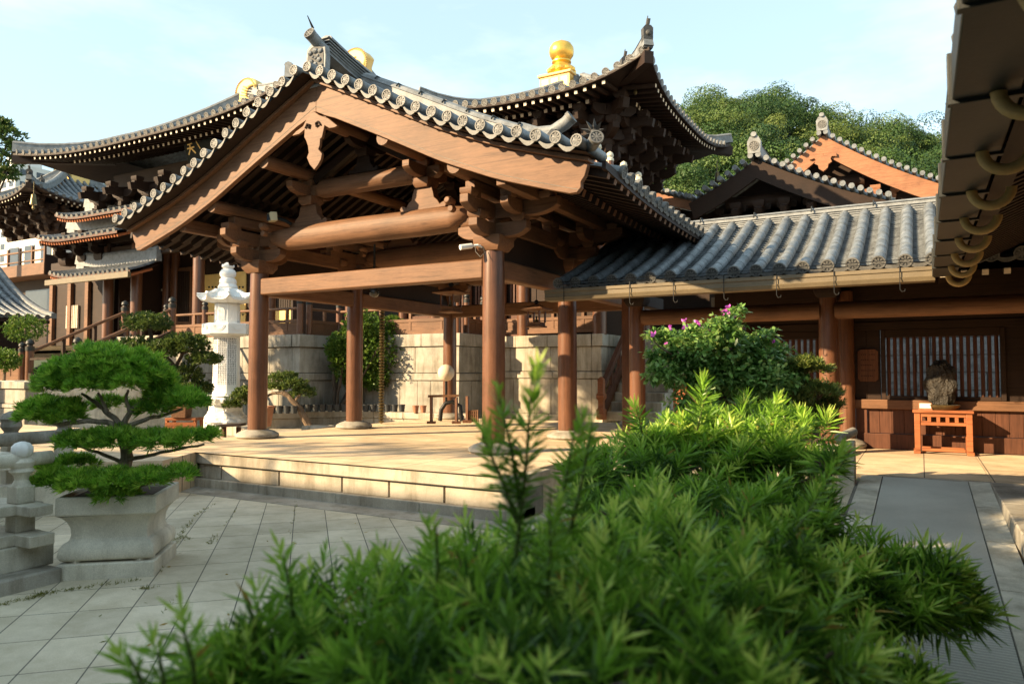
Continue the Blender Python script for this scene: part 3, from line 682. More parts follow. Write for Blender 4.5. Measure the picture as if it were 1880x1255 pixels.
mb=MB(); mb.tube([c+V((.14,.06,.02)),c+V((.17,.03,-.08)),c+V((.24,.04,-.16)),c+V((.30,.06,-.10)),c+V((.26,.08,.0))],.005,5); mb.build('cable','iron',t)
# rain chain
c=onZ(700,778,.5); t=thing('rain_chain','bronze rain chain of small cups hanging from the pavilion eave','rain chain',(c.x,c.y,.5))
mb=MB()
for k in range(40):
    z=.52+k*.066; s_=(k%2)*.35
    mb.lathe((c.x,c.y,z),[(.025,0),(.062,.03),(.066,.05),(.04,.058)],8,s_)
mb.build('chain_cups','bronze',t); mb=MB(); mb.tube([(c.x,c.y,.5),(c.x,c.y,3.9)],.008,6); mb.build('link_rod','bronze',t)
# ---------------------------------------------------------------- covered corridor (front wing, parallel to X)
cor=thing('covered_corridor','low corridor with grey tiled roof, tan gutter and slatted timber wall beside the pavilion','corridor',(0,11.4,.5))
mb=MB(); mb.box(-4.04,.62,9.32,15.2,-.02,.494); mb.build('corridor_floor','floor',cor,smooth=False)
mb=MB(); mb.box(-4.04,.62,9.20,9.316,-.02,.49); mb.build('floor_kerb','stone_warm',cor,smooth=False)
for x in (-4.05,-1.17,1.71,4.6):
    c=column(cor,x,11.4,.494,2.72,.128)
    mb=MB(); dou(mb,(x,11.4,2.72),.34,.20); mb.box(x-.42,x+.42,11.33,11.47,2.90,3.05); mb.build('column_cap','wood_dark_shade',c,bevel=.008)
for a,b in ((-3.95,-1.27),(-1.07,1.61),(1.81,4.5)):
    mb=MB(); mb.tube([(a,11.4,2.54),(b,11.4,2.54)],.125,16); mb.build('round_beam','wood_x',cor)
YW=12.5
for x in (-1.02,1.75):
    column(cor,x,12.36,.494,2.9,.12)
mb=MB(); mb.box(-4.68,-4.54,12.35,12.49,.494,3.2); mb.build('square_post','wood_z',cor,bevel=.01)
for x in (-4.05,-1.17,1.71):
    mb=MB(); mb.box(x-.07,x+.07,11.45,12.6,2.75,2.95); mb.build('cross_tie','wood_dark_shade',cor,bevel=.01)
# wall: lintels, sill, stiles, plank panels, slatted windows
mb=MB(); mb.box(-3.05,3.2,YW-.05,YW+.05,2.30,2.42); mb.box(-3.05,3.2,YW-.03,YW+.03,2.42,3.6); mb.build('upper_wall','wood_dark_shade_x',cor,bevel=.006)
mb=MB(); mb.box(-.94,3.2,YW-.09,YW+.06,1.10,1.24); mb.build('sill_rail','wood_x',cor,bevel=.01)
mb=MB(); mb.box(-2.9,-1.1,YW-.09,YW+.06,1.10,1.24); mb.build('sill_rail','wood_x',cor,bevel=.01)
def planks(x0,x1,z0,z1,y,w=.165,name='plank_panel',mat='wood_red'):
    mb=MB(); n=max(1,round((x1-x0)/w)); 
    for i in range(n):
        a=x0+(x1-x0)*i/n; b=x0+(x1-x0)*(i+1)/n; mb.box(a+.002,b-.002,y-.012,y+.012,z0,z1)
    o=mb.build(name,mat,cor,bevel=.003); mb=MB(); mb.box(x0,x1,y+.014,y+.03,z0,z1); mb.build('panel_back','wood_dark_shade_x',o); return o  # dark backing added so no light shows between the planks
planks(-.74,3.2,.73,1.10,YW); planks(-2.9,-1.1,.73,1.10,YW)
mb=MB(); mb.box(-.9,-.745,YW-.05,YW+.04,.5,1.10); mb.box(-.9,3.2,YW-.06,YW+.03,.5,.725); mb.build('lower_rail','wood_red',cor,bevel=.006)
mb=MB(); mb.box(-2.9,-1.14,YW-.06,YW+.03,.5,.725); mb.build('lower_rail','wood_red',cor,bevel=.006)
planks(-.93,-.55,1.24,2.30,YW,.19,mat='wood_dark_shade_x'); planks(1.04,3.2,1.24,2.30,YW,.3,mat='wood_dark_shade_x')
def slats(x0,x1,z0,z1,n):
    f=MB(); f.box(x0-.06,x0,YW-.06,YW+.05,1.242,2.298); f.box(x1,x1+.06,YW-.06,YW+.05,1.242,2.298); f.box(x0,x1,YW-.055,YW+.045,1.242,z0); f.box(x0,x1,YW-.055,YW+.045,z1,2.298)
    w=f.build('slatted_window','wood_dark_shade_x',cor,bevel=.005)
    b=MB()
    for i in range(n):
        c=x0+(x1-x0)*(i+.5)/n-.0; q=(x1-x0)/n*.30; b.add([(c-q,YW,z0),(c,YW-q,z0),(c+q,YW,z0),(c,YW+q,z0),(c-q,YW,z1),(c,YW-q,z1),(c+q,YW,z1),(c,YW+q,z1)],[(0,1,5,4),(1,2,6,5),(2,3,7,6),(3,0,4,7)])
    b.build('window_bars','wood_red',w,smooth=False)
slats(-.48,.98,1.30,2.18,17); slats(-2.75,-1.22,1.30,2.18,17)
# board on the wall
bd=[onY(x,y,YW-.03) for x,y in ((1574,641),(1612,641),(1612,700),(1574,700))]
t=thing('wall_notice_board','plain brown timber notice board with clipped corners on the corridor wall','notice board',(bd[0].x,YW-.03,bd[2].z))
x0,x1,z0,z1=bd[0].x,bd[1].x,bd[2].z,bd[0].z; k=.04
mb=MB(); mb.poly([(x0+k,z0),(x1-k,z0),(x1,z0+k),(x1,z1-k),(x1-k,z1),(x0+k,z1),(x0,z1-k),(x0,z0+k)],(0,YW-.03,0),(1,0,0),(0,0,1),.03); mb.build('board','board',t,bevel=.004)
mb=MB(); rr=random.Random(3)
for j in range(5):
    for i in range(7):
        if rr.random()<.15: continue
        x=x0+.05+(x1-x0-.1)*i/6.5; z=z1-.09-(z1-z0-.17)*j/4; mb.box(x,x+.012+.008*rr.random(),YW-.0475,YW-.0452,z,z+.014)
mb.build('carved_letters','wood_dark_shade_x',t,smooth=False)
# stone yard wall seen through the slats
t=thing('yard_wall','rough grey stone wall seen between the slats of the corridor windows','wall',(0,16.2,0))
mb=MB(); rr=random.Random(5)
for j in range(10):
    x=-4.+rr.random()*.3
    while x<5:
        w=.35+.4*rr.random(); mb.box(x+.006,x+w-.006,16.0+.02*rr.random(),16.4,.33*j+.006,.33*j+.324); x+=w
mb.build('stone_blocks','gauze',t,bevel=.01); mb=MB(); mb.box(-4,5.3,16.06,16.35,0,3.29); mb.build('mortar','stone_dark',t,smooth=False)
# corridor roof
CX0,CX1=-5.05,6.2
def S_cor(s,t): return V((CX0+s,10.26+2.74*t,3.02+1.21*(.8*t+.2*t*t)))
n=round((CX1-CX0)/.305); tile_roof(cor,S_cor,[.12+(CX1-CX0-.2)*i/n for i in range(n+1)],3.0,.080,row=.115,seg=.36)
mb=MB(); mb.grid([[V((x,13.02+.5*j/6,4.22-.28*j/6)) for j in range(7)] for x in (CX0,CX1)]); mb.build('rear_slope','tile',cor)
mb=MB(); pts=[V((x,13.03,4.17)) for x in [CX0+.2+(CX1-CX0-.2)*i/24 for i in range(25)]]; sweep(mb,pts,.26,.21,round_top=True)
for k in range(1,4): sweep(mb,[p+V((0,0,.035*k)) for p in pts],.28,.010)
rd=mb.build('corridor_ridge','clay',cor)
for i in range(10):
    x=-4.3+i*.92; mb=MB(); mb.tube([(x,12.84,4.30),(x,12.90,4.392),(x,13.15,4.392),(x,13.2,4.30)],.012,5); mb.build('ridge_clip','zinc',rd)
mb=MB(); mb.grid([[V((x,10.26+2.7*j/6,2.87+1.18*(.8*(j/6)+.2*(j/6)**2))) for j in range(7)] for x in (CX0,CX1)]); mb.build('roof_boarding','wood_dark_shade',cor)
mb=MB(); re=MB()
for i in range(52):
    x=CX0+.1+(CX1-CX0-.2)*i/51; mb.bar((x,10.30,2.85),(x,12.9,3.93),.07,.085); re.bar((x,10.29,2.846),(x,10.294,2.848),.068,.08)
mb.build('rafters','wood_dark_shade',cor,extra=(re,'rafter_end'))
# gutter with seams and hooks
mb=MB()
prof=[(10.04,2.75),(10.26,2.75),(10.26,2.91),(10.245,2.91),(10.245,2.78),(10.06,2.78),(10.06,2.92),(10.015,2.92),(10.015,2.875),(10.03,2.865),(10.03,2.81),(10.02,2.80),(10.04,2.75)]
mb.grid([[V((x,y,z)) for y,z in prof] for x in (CX0,.16)]); mb.add([(CX0,y,z) for y,z in prof[:-1]],[tuple(range(len(prof)-1))]); gt=mb.build('gutter','gut',cor,smooth=False)
for i,px in enumerate((1040,1160,1240,1332,1428,1533,1653)):
    x=onY(px,540,10.1).x; mb=MB(); mb.bar((x,10.005,2.74),(x,10.005,2.965),.010,.006,(0,1,0)); mb.tube([(x,10.01,2.745),(x,10.01,2.66),(x+.02,10.01,2.63),(x+.05,10.01,2.635),(x+.055,10.01,2.66)],.006,6); mb.build('gutter_hook','iron',gt)
mb=MB()
for z_ in (2.99,3.03): mb.tube([(CX0+.2,10.08,z_),(-2,10.08,z_-.01),(.1,10.08,z_)],.004,4)
mb.build('cable','iron',gt)
# ---------------------------------------------------------------- right wing of the corridor, overhead at the right edge
wing=thing('corridor_wing','dark overhead corridor wing with seamed grey gutter and tan half rings under it','corridor',(1.4,5,.5))
GX=.13
mb=MB(); y=-2.
segs=[]
while y<9.9: segs.append(y); y+=.93
for k,y in enumerate(segs):
    y1=min(y+.925,10.2); o_=.004*(k%2)
    mb.box(GX+o_,GX+.25-o_,y,y1,2.79+o_,2.99); 
gt=mb.build('gutter','zinc',wing,bevel=.008)
for y in segs: mb=MB(); mb.box(GX-.012,GX+.262,y-.03,y+.012,2.776,3.0); mb.build('gutter_seam','zinc',gt,bevel=.004)
for k in range(14):
    y=.9+.93*k*.72 if False else -.6+.93*k
    if y>10: break
    mb=MB(); rows=[]
    for i in range(13):
        a=PI+PI*i/12; c=V((GX+.27+.105*math.cos(a),y+.4,2.79+.105*math.sin(a)+.0)); u=V((math.cos(a),0,math.sin(a)))
        rows.append([c+u*(.030*math.cos(q))+V((0,.024*math.sin(q),0)) for q in [2*PI*j/10 for j in range(11)]])
    mb.grid(rows); mb.build('half_ring_bracket','tan',wing)
mb=MB(); mb.box(GX+.30,GX+.42,-2,10.2,2.90,3.0); mb.build('eave_board','wood_dark_shade',wing)
def S_w(s,t): return V((GX+.06+2.7*t,10.1-s,3.06+1.25*(.8*t+.2*t*t)))
tile_roof(wing,S_w,[.15+.31*i for i in range(39)],3.0,.078,row=.3,seg=.6,rich=False)
mb=MB(); mb.grid([[V((GX+.1+2.7*j/6,y,2.95+1.18*(.8*(j/6)+.2*(j/6)**2))) for j in range(7)] for y in (-2,12.9)]); mb.build('roof_boarding','wood_dark_shade',wing)
mb=MB()
for i in range(78):
    y=-1.9+.158*i; mb.bar((GX+.33,y,2.94),(GX+2.75,y,4.0),.07,.085)
mb.build('rafters','wood_dark_shade',wing)
mb=MB(); mb.box(GX+1.2,GX+1.36,-2,11.2,2.92,3.10); mb.build('eave_beam','wood_y',wing,bevel=.01)
for y in (1.6,4.5,7.4): column(wing,GX+1.28,y,.5,2.92,.128)
mb=MB(); mb.box(GX+2.6,GX+2.7,-2,12.4,.5,4.3); mb.build('wing_wall','wood_dark_shade_x',wing)
mb=MB(); mb.box(.625,3.0,-2.2,13.,-.02,.492); mb.build('wing_floor','floor',wing,smooth=False)
mb=MB()
for k in range(8): mb.box(.60,.90,-2+1.4*k,-2+1.4*k+1.395,.33,.50)
mb.build('floor_kerb','stone',wing,bevel=.01)
# ramp up to the corridor floor
mb=MB(); rz=lambda y:.488-.0685*(9.2-y)
mb.add([(-.402,9.2,rz(9.2)),(.402,9.2,rz(9.2)),(.402,2.2,rz(2.2)),(-.402,2.2,rz(2.2))],[(0,3,2,1)]); mb.build('ramp','ramp',smooth=False,kind='structure')
mb=MB()
for x0,x1 in ((-.62,-.412),(.412,.598)):
    for k in range(6):
        y1=9.2-k*1.17; y0=y1-1.16; mb.add([(x0,y0,-.02),(x1,y0,-.02),(x1,y1,-.02),(x0,y1,-.02),(x0,y0,rz(y0)+.004),(x1,y0,rz(y0)+.004),(x1,y1,rz(y1)+.004),(x0,y1,rz(y1)+.004)],[(4,5,6,7),(0,1,5,4),(1,2,6,5),(2,3,7,6),(3,0,4,7)])
mb.build('ramp_kerb','stone_grey',smooth=False,kind='structure')
mb=MB(); mb.add([(-.66,9.19,rz(9.2)-.018),(.6,9.19,rz(9.2)-.018),(.6,2.2,rz(2.2)-.018),(-.66,2.2,rz(2.2)-.018)],[(0,3,2,1)]); mb.build('ramp_gutter','stone_dark',smooth=False,kind='structure')
# stone newel with a roll on top beside the ramp head
c=at(1552,800,7.9); t=thing('stone_newel','grey stone newel with a round roll on top at the head of the ramp','newel post',(c.x,c.y,.3))
mb=MB(); mb.box(c.x-.085,c.x+.085,c.y-.02,c.y+.22,.0,c.z-.06); mb.build('pillar','stone_grey',t,bevel=.012)
mb=MB(); mb.box(c.x-.09,c.x+.02,c.y-.026,c.y-.0205,c.z-.07,c.z-.062); mb.build('seam','stone_dark',t)
mb=MB(); mb.tube([(c.x-.06,c.y-.10,c.z-.02),(c.x+.06,c.y+.28,c.z+.03)],.05,16); mb.build('roll','stone',t,bevel=.008)
# ---------------------------------------------------------------- altar table against the corridor wall
TX0,TX1,TY0,TY1=-.11,.60,11.98,12.33
t=thing('side_table','orange timber altar table with five square holes below its top, against the corridor wall','table',(.25,12.15,.494))
mb=MB(); mb.box(TX0-.02,TX1+.02,TY0-.02,TY1+.02,1.075,1.115); mb.build('tabletop','wood_orange',t,bevel=.008)
for x in (TX0,TX1-.075):
    for y in (TY0,TY1-.07):
        mb=MB(); mb.box(x,x+.075,y,y+.07,.545,1.074); mb.build('leg','wood_orange',t,bevel=.006)
for y in (TY0+.012,TY1-.062):
    mb=MB(); a,b=TX0+.076,TX1-.076; mb.box(a,b,y,y+.045,1.02,1.074); mb.box(a,b,y,y+.045,.90,.945); n=5; w=(b-a)/n
    xs=[a]+[a+w*(i+.5)+s*.033 for i in range(n) for s in (-1,1)]+[b]
    for i in range(0,len(xs),2): mb.box(xs[i],xs[i+1],y+.001,y+.044,.9455,1.0195)
    mb.build('pierced_apron','wood_orange',t,bevel=.004)
mb=MB()
for y in (TY0-.01,TY1-.065): mb.box(TX0+.09,TX1-.09,y+.012,y+.055,.535,.575)
for x in (TX0-.015,TX1-.075): mb.box(x,x+.09,TY0-.02,TY1+.01,.496,.544)
mb.build('foot_rails','wood_orange',t,bevel=.006)
c=V((.235,12.16,1.116)); t=thing('viewing_stone','dark rounded viewing stone in a shallow bronze tray on the altar table','viewing stone',tuple(c))
mb=MB(); mb.lathe(c,[(.15,0),(.19,.03),(.205,.07),(.19,.075),(.0,.06)],20,sx=1.15,sy=.7); mb.build('tray','bronze',t)
mb=MB(); rr=random.Random(11)
rows=[]
for i in range(25):
    th=PI*i/24; row=[]
    for j in range(37):
        ph=2*PI*(j%36)/36; r_=1+.10*math.sin(5*ph+3*th)+.09*math.sin(9*th+2*ph)+.06*math.sin(13*ph-7*th)+.05*math.sin(21*ph+17*th)
        w=.19*(math.sin(th)**.8)*(1.0 if th<1.9 else .92); row.append(V((c.x+w*r_*math.cos(ph),c.y+w*.55*r_*math.sin(ph),c.z+.36+.33*math.cos(th)*r_**.5)))
    rows.append(row)
mb.grid(rows); mb.build('stone','rock',t,ang=25)
c=V((.02,12.03,1.116)); t=thing('placard','small pale pink placard standing on the left end of the altar table','placard',tuple(c))
mb=MB(); mb.box(c.x-.075,c.x+.10,c.y-.01,c.y+.07,c.z,c.z+.012); mb.poly([(-.07,0),(.09,0),(.09,.085),(-.07,.085)],(c.x,c.y+.015,c.z+.0125),(1,0,0),(0,.35,1),.012); mb.build('card','terracotta',t)
mb=MB(); mb.poly([(-.06,.01),(.08,.01),(.08,.075),(-.06,.075)],(c.x,c.y+.006,c.z+.0145),(1,0,0),(0,.35,1),.003); mb.build('card_face','plaster',t)
# ---------------------------------------------------------------- terrace walls of coursed granite
def block_wall(t,a,b,z0,z1,out,mat='stone'):
    """coursed wall from a to b (2D), outward normal out: cap, blocks, band, tall panels, plinth"""
    a=V(a);b=V(b);o=V(out);L=(b-a).length;d=(b-a)/L;H=z1-z0; rr=random.Random(int(L*100))
    st=MB()
    def blk(s0,s1,za,zb_,pr): 
        p=[a+d*s0+o*pr,a+d*s1+o*pr,a+d*s1-o*.3,a+d*s0-o*.3]
        st.add([(q.x,q.y,za) for q in p]+[(q.x,q.y,zb_) for q in p],[(0,3,2,1),(4,5,6,7),(0,1,5,4),(1,2,6,5),(2,3,7,6),(3,0,4,7)])
    for za,zb_,w,pr in ((0,.10,1.2,.05),(.10,.50,.62,0),(.505,.58,1.5,.035),(.585,.86,1.15,0),(.865,1.,1.3,.06)):
        n=max(1,round(L/w)); cuts=[0]+sorted((i+ (rr.random()-.5)*.35)*L/n for i in range(1,n))+[L]
        for s0,s1 in zip(cuts[:-1],cuts[1:]): blk(s0+(.004 if s0>0 else -pr),s1-(.004 if s1<L else -pr),z0+H*za+.003,z0+H*zb_-.003,pr)
    st.build('granite_blocks',mat,t,bevel=.012)
    m_=MB(); p=[a-o*.03+d*.06,b-o*.03-d*.06,b-o*.28-d*.06,a-o*.28+d*.06]; m_.add([(q.x,q.y,z0) for q in p]+[(q.x,q.y,z1-.05) for q in p],[(4,5,6,7),(0,1,5,4),(1,2,6,5),(2,3,7,6),(3,0,4,7)]); m_.build('wall_core','stone_dark',t,smooth=False)
TZ=2.80
c552=at(552,612,22); Y1=16.0; XC=-16.3; Y2=17.7; XD=onY(843,612,Y2).x; Y3=19.1
t=thing('terrace_wall','tall sunlit granite terrace wall behind the white stone pillar','wall',(-20,Y1,0)); block_wall(t,(-24.2,Y1),(XC-.302,Y1),0,TZ,(0,-1)); block_wall(t,(XC,Y1),(XC,Y2-.1),0,TZ,(1,0))
t=thing('terrace_wall','granite terrace wall behind the round green tree and the row of pots','wall',(-14,Y2,0)); block_wall(t,(XC-.25,Y2),(XD-.302,Y2),0,TZ,(0,-1)); block_wall(t,(XD,Y2),(XD,Y3-.1),0,TZ,(1,0))
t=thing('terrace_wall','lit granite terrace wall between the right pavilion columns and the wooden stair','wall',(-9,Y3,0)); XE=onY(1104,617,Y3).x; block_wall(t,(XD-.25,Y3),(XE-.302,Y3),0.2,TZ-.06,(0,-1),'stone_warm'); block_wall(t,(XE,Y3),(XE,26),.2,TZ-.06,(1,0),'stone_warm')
t=MB(); t.add([(-60,Y1+.2,TZ-.1),(XC-.2,Y1+.2,TZ-.1),(XC-.2,Y2+.2,TZ-.1),(XD-.2,Y2+.2,TZ-.1),(XD-.2,Y3+.2,TZ-.1),(XE-.2,Y3+.2,TZ-.1),(XE-.2,40,TZ-.1),(-60,40,TZ-.1)],[tuple(range(8))]); t.build('terrace','floor_grey',smooth=False,kind='structure')
# wooden terrace railings
def railing(label,pts,z,h=1.05,cap='zinc'):
    t=thing('wooden_railing',label,'railing',(*pts[0],z),'wooden railings along the terrace')
    for i,p in enumerate(pts):
        mb=MB(); mb.tube([(p[0],p[1],z-.05),(p[0],p[1],z+h)],.095,14); o=mb.build('newel_post','wood_z',t)
        mb=MB(); mb.lathe((p[0],p[1],z+h),[(.10,-.12),(.105,-.02),(.075,.0),(.07,.03),(.10,.06),(.085,.12),(.02,.17)],14); mb.build('newel_cap',cap,o)
    for p,q in zip(pts[:-1],pts[1:]):
        a=V((*p,z));b=V((*q,z))
        mb=MB(); mb.tube([a+V((0,0,h-.25)),b+V((0,0,h-.25))],.045,10); mb.build('handrail','wood_x',t)
        mb=MB(); mb.bar(a+V((0,0,.42)),b+V((0,0,.42)),.10,.09); mb.bar(a+V((0,0,.06)),b+V((0,0,.06)),.12,.12); mb.bar(a+V((0,0,.24)),b+V((0,0,.24)),.05,.25)
        n=max(1,round((b-a).length/1.1))
        for i in range(1,n+1):
            c=a.lerp(b,(i-.5)/n); mb.bar(c+V((0,0,.1)),c+V((0,0,h-.27)),.08,.08,(0,1,0))
        mb.build('rail_panel','wood_x',t)
P2=lambda v:(v.x,v.y)
y=Y1+.12
railing('wooden terrace railing right of the stair, behind the white stone pillar',[(onY(305,600,y).x,y),(onY(376,600,y).x,y),(XC-.12,y)],TZ)
railing('wooden terrace railing turning back above the round green tree',[(XC-.12,Y1+.5),(XC-.12,Y2+.12),(XD-.12,Y2+.12)],TZ)
railing('wooden terrace railing above the lit wall, partly hidden by the right pavilion columns',[(XD-.12,Y2+.6),(XD-.12,Y3+.12),(XE-.12,Y3+.12)],TZ)
# ---------------------------------------------------------------- big hall with the golden ridge tails
hall=thing('temple_hall','large temple hall with a wide hipped tile roof, deep dark eaves and gold ridge tails','temple hall',(-24,18,TZ))
HX0,HX1=-31.7,-16.9
hip_roof(hall,HX0,HX1,16,28,10.15,.42,-25.9,-19.3,22,13.55,sp=.36,r=.10,soffit=2.3,ornaments=False,hiph=.5)
def chiwei(cx,y,z,s,h=1.5):
    pts=[(-.55,0),(.45,0),(.55,.35),(.50,.7),(.62,1.0),(.42,1.22),(.05,1.38),(-.35,1.36),(-.62,1.18),(-.70,.95),(-.42,1.0),(-.1,.96),(.0,.8),(-.12,.55),(-.4,.35)]
    mb=MB(); mb.poly([(s*p[0]*h/1.4,p[1]*h/1.4) for p in pts],(cx,y,z),(1,0,0),(0,0,1),.5)
    o=mb.build('gold_ridge_tail','gold_flat',hall,bevel=.06)
    mb=MB()
    for k in range(26):
        f=k/25; a=-.5+f*3.4; px=s*(.0+.62*math.cos(a)-.02)*h/1.4; pz=(.78+.62*math.sin(a))*h/1.4
        mb.tube([(cx+px*.95,y-.27,z+pz-.06),(cx+px*1.05,y-.2,z+pz+.01)],[.05,.02],6)
    for k in range(8): mb.tube([(cx+s*(.45-.05*k)*h/1.4,y-.26,z+(.2+.12*k)*h/1.4),(cx+s*(.1-.05*k)*h/1.4,y-.27,z+(.16+.11*k)*h/1.4)],.035,6)
    mb.build('fin_scales','gold_flat',o)
p=onY(657,140,22); chiwei(p.x,22,p.z-.45,1,1.5); p=onY(458,182,22); chiwei(p.x,22,p.z-.55,-1,1.4)
HY=18.3
hc=[onY(px,500,HY).x for px in (200,251,365)]; sp_=hc[2]-hc[1]; hc+= [hc[2]+sp_,hc[2]+2*sp_]
for x in hc: column(hall,x,HY,TZ-.1,6.9,.215,mat='wood_z')
for px in (243,270,307,322,420,470):
    x=onY(px,520,20.4).x; column(hall,x,20.4,TZ-.1,6.9,.19,False)
mb=MB(); mb.box(HX0+2.2,HX1-2.2,HY-.13,HY+.13,6.35,6.85); mb.box(HX0+2.1,HX1-2.1,HY-.2,HY+.2,7.0,7.25); mb.box(HX0+2.2,HX1-2.2,HY+.0,HY+.1,7.2,9.9); mb.build('architrave','wood_dark_shade_x',hall,bevel=.02)
x=HX0+2.4
while x<HX1-2: mb=MB(); dougong(mb,(x,HY+.35,7.3),(0,-1,0),3,1.5); mb.build('bracket_set','wood_dark_shade',hall); x+=1.62
for y in (20,22,24): mb=MB(); dougong(mb,(HX1-2.6,y,7.3),(1,0,0),3,1.5); mb.build('bracket_set','wood_dark_shade',hall)
mb=MB(); mb.box(HX0+2.4,HX1-2.4,20.5,20.8,TZ-.1,10); mb.box(HX1-2.4,HX1-2.3,HY+.2,26,TZ-.1,10); mb.box(HX0+2.4,HX0+2.5,HY+.2,26,TZ-.1,10); mb.build('timber_wall','wood_dark_shade_x',hall)
# lit door leaf with rows of bosses, slatted windows
def px_box(px0,px1,py0,py1,Y,th,name,mat,parent):
    a=onY(px0,py0,Y);b=onY(px1,py1,Y); mb=MB(); mb.box(a.x,b.x,Y-th,Y,b.z,a.z); return mb.build(name,mat,parent,bevel=.008)
dr=px_box(378,452,505,606,20.49,.06,'boss_door','gold_flat',hall)
mb=MB()
for r_ in range(4):
    for k in range(11):
        p=onY(384+6.2*k,527+25*r_,20.42); mb.sphere((p.x,20.42,p.z),.045,8,6)
mb.build('door_bosses','iron',dr)
for a,b,c,d in ((318,348,498,590),(496,533,540,568),(140,152,560,590)):
    w=px_box(a-4,b+4,c-4,d+4,20.47,.07,'slatted_window','gold_flat' if a==496 else 'wood_x',hall)
    mb=MB(); n=9
    for i in range(n):
        p=onY(a+(b-a)*(i+.5)/n,c,20.38);q=onY(a+(b-a)*(i+.5)/n,d,20.38); mb.bar((p.x,20.385,p.z),(p.x,20.385,q.z),.09,.05,(0,1,0))
    mb.build('window_bars','wood_dark_shade',w)
for a,b,c,d in ((222,233,540,610),(284,301,535,600)):
    w=px_box(a-2,b+2,c-3,d,20.47,.07,'door_frame','plaster',hall); px_box(a,b,c,d,20.395,.01,'door_leaf','wood_dark_shade_x',w)
px_box(470,556,516,534,20.46,.07,'transom','gold_flat',hall); px_box(500,556,570,600,20.46,.07,'transom','gold_flat',hall)
# name plaque with gilt characters
pc=onY(369,268,17.4); pq=MB(); T=V((0,-.35,1)).normalized()
pq.poly([(-.85,-.62),(.85,-.62),(.85,.55),(-.85,.55)],pc,(1,0,0),T,.10); pl=pq.build('name_plaque','plaque',hall,bevel=.02)
ch=MB(); nr=V((1,0,0)).cross(T)
def stroke(ox,a,b,w):
    A=pc+V((1,0,0))*(ox+a[0])+T*a[1]+nr*.056; B=pc+V((1,0,0))*(ox+b[0])+T*b[1]+nr*.056; ch.bar(A,B,w,.012,nr)
for a,b,w in (((-.13,.13),(.13,.15),.04),((-.2,.0),(.2,.015),.045),((.0,.14),(-.03,-.02),.05),((-.03,-.02),(-.19,-.22),.045),((.01,-.0),(.2,-.21),.055)): stroke(-.50,a,b,w)
for a,b,w in (((-.06,.30),(.12,-.10),.04),((-.09,.33),(-.05,.29),.07)): stroke(-.12,a,b,w)
ch.build('gilt_characters','gold_flat',pl)
p=onY(183,560,19.6); t=thing('red_banner','red cloth banner with pale marks hanging on the hall doorway','banner',(p.x,19.6,p.z-.3))
a=onY(172,547,19.6);b=onY(193,573,19.6); mb=MB(); n=12
mb.grid([[V((a.x+(b.x-a.x)*i/n,19.6+.03*math.sin(i*1.3)*j,a.z+(b.z-a.z)*j)) for i in range(n+1)] for j in (0,.5,1)]); mb.grid([[V((a.x+(b.x-a.x)*i/n,19.62+.03*math.sin(i*1.3)*j,a.z+(b.z-a.z)*j)) for i in range(n+1)] for j in (0,.5,1)]); mb.build('cloth','red',t)
mb=MB()
for i in range(3):
    x=a.x+(b.x-a.x)*(.2+.28*i); z=a.z+(b.z-a.z)*.36; mb.lathe((x,19.55,z),[(.001,0),(.05,.03),(.03,.09),(.001,.12)],8,sy=.25); mb.tube([(x,19.56,z),(x+.02,19.56,z-.12)],.018,6)
mb.build('pale_marks','rafter_end',t)
# lower side gallery: two short layered roofs and a long low eave
gal=thing('side_gallery','timber side gallery with two short layered tile roofs left of the big hall','gallery',(-27,17.5,TZ))
def lean(px0,px1,py,Y,depth,rise,sp,cl,end):
    a=onY(px0,py,Y); b=onY(px1,py,Y); z=a.z; L=b.x-a.x
    def S(s,t,a=a,L=L,z=z):
        q=max(0,(1-s/ (L*.45))) if s<L*.45 else 0
        return V((a.x+s,Y+depth*t,z+rise*(.7*t+.3*t*t)+.28*q**3*(1-t)))
    n=max(3,round(L/sp)); ss=[L*(i+.5)/n for i in range(n)]
    tile_roof(gal,S,ss,math.hypot(depth,rise),.085,rich=False,row=.2,seg=.4)
    mb=MB(); mb.grid([[S(L*i/10,t)+V((0,0,-.1-.05*t)) for t in (0,.5,1)] for i in range(11)]); mb.grid([[S(L*i/10,0)+V((0,0,-.1)),S(L*i/10,0)] for i in range(11)] if False else [[S(L*i/10,0)+V((0,0,-.1)) for i in range(11)],[S(L*i/10,0) for i in range(11)]]); mb.build('eave_boards','wood_red',gal)
    mb=MB(); n2=n*2
    for i in range(n2):
        p=S(L*(i+.5)/n2,.06)+V((0,0,-.2)); q=S(L*(i+.5)/n2,.8)+V((0,0,-.22)); mb.bar(p,q,.08,.09)
    mb.build('rafters','wood_orange',gal)
    mb=MB(); sweep(mb,[S(L*i/12,1)+V((0,0,.26*max(0,1-i/5)**2)) for i in range(13)],.25,.58,round_top=True)
    sweep(mb,[S(L*.02+L*.10*i/6,1-i/6*0-(6-i)/6*.0)+V((0,0,.0)) for i in range(7)],.25,.5,round_top=True)
    mb.build('ridge',cl,gal)
    return a,b
lean(100,246,405,17.0,1.3,.55,.36,'clay',1); lean(66,214,446,16.6,1.3,.55,.36,'clay',1)
a,b=lean(88,238,512,16.9,1.2,.5,.30,'clay',0)
mb=MB(); mb.box(a.x-.1,b.x,16.82,16.95,a.z-.28,a.z-.06); mb.build('gutter','gut',gal,bevel=.01)
mb=MB(); x0=onY(92,560,18.6).x; x1=onY(205,560,18.6).x; mb.box(x0,x1,18.6,18.9,TZ-.1,6.6); mb.build('timber_wall','wood_dark_shade_x',gal)
mb=MB()
for px in (95,128,160): 
    x=onY(px,560,18.5).x; mb.box(x-.12,x+.12,18.45,18.59,TZ-.1,5.6)
mb.build('wall_posts','wood_x',gal)
mb=MB()
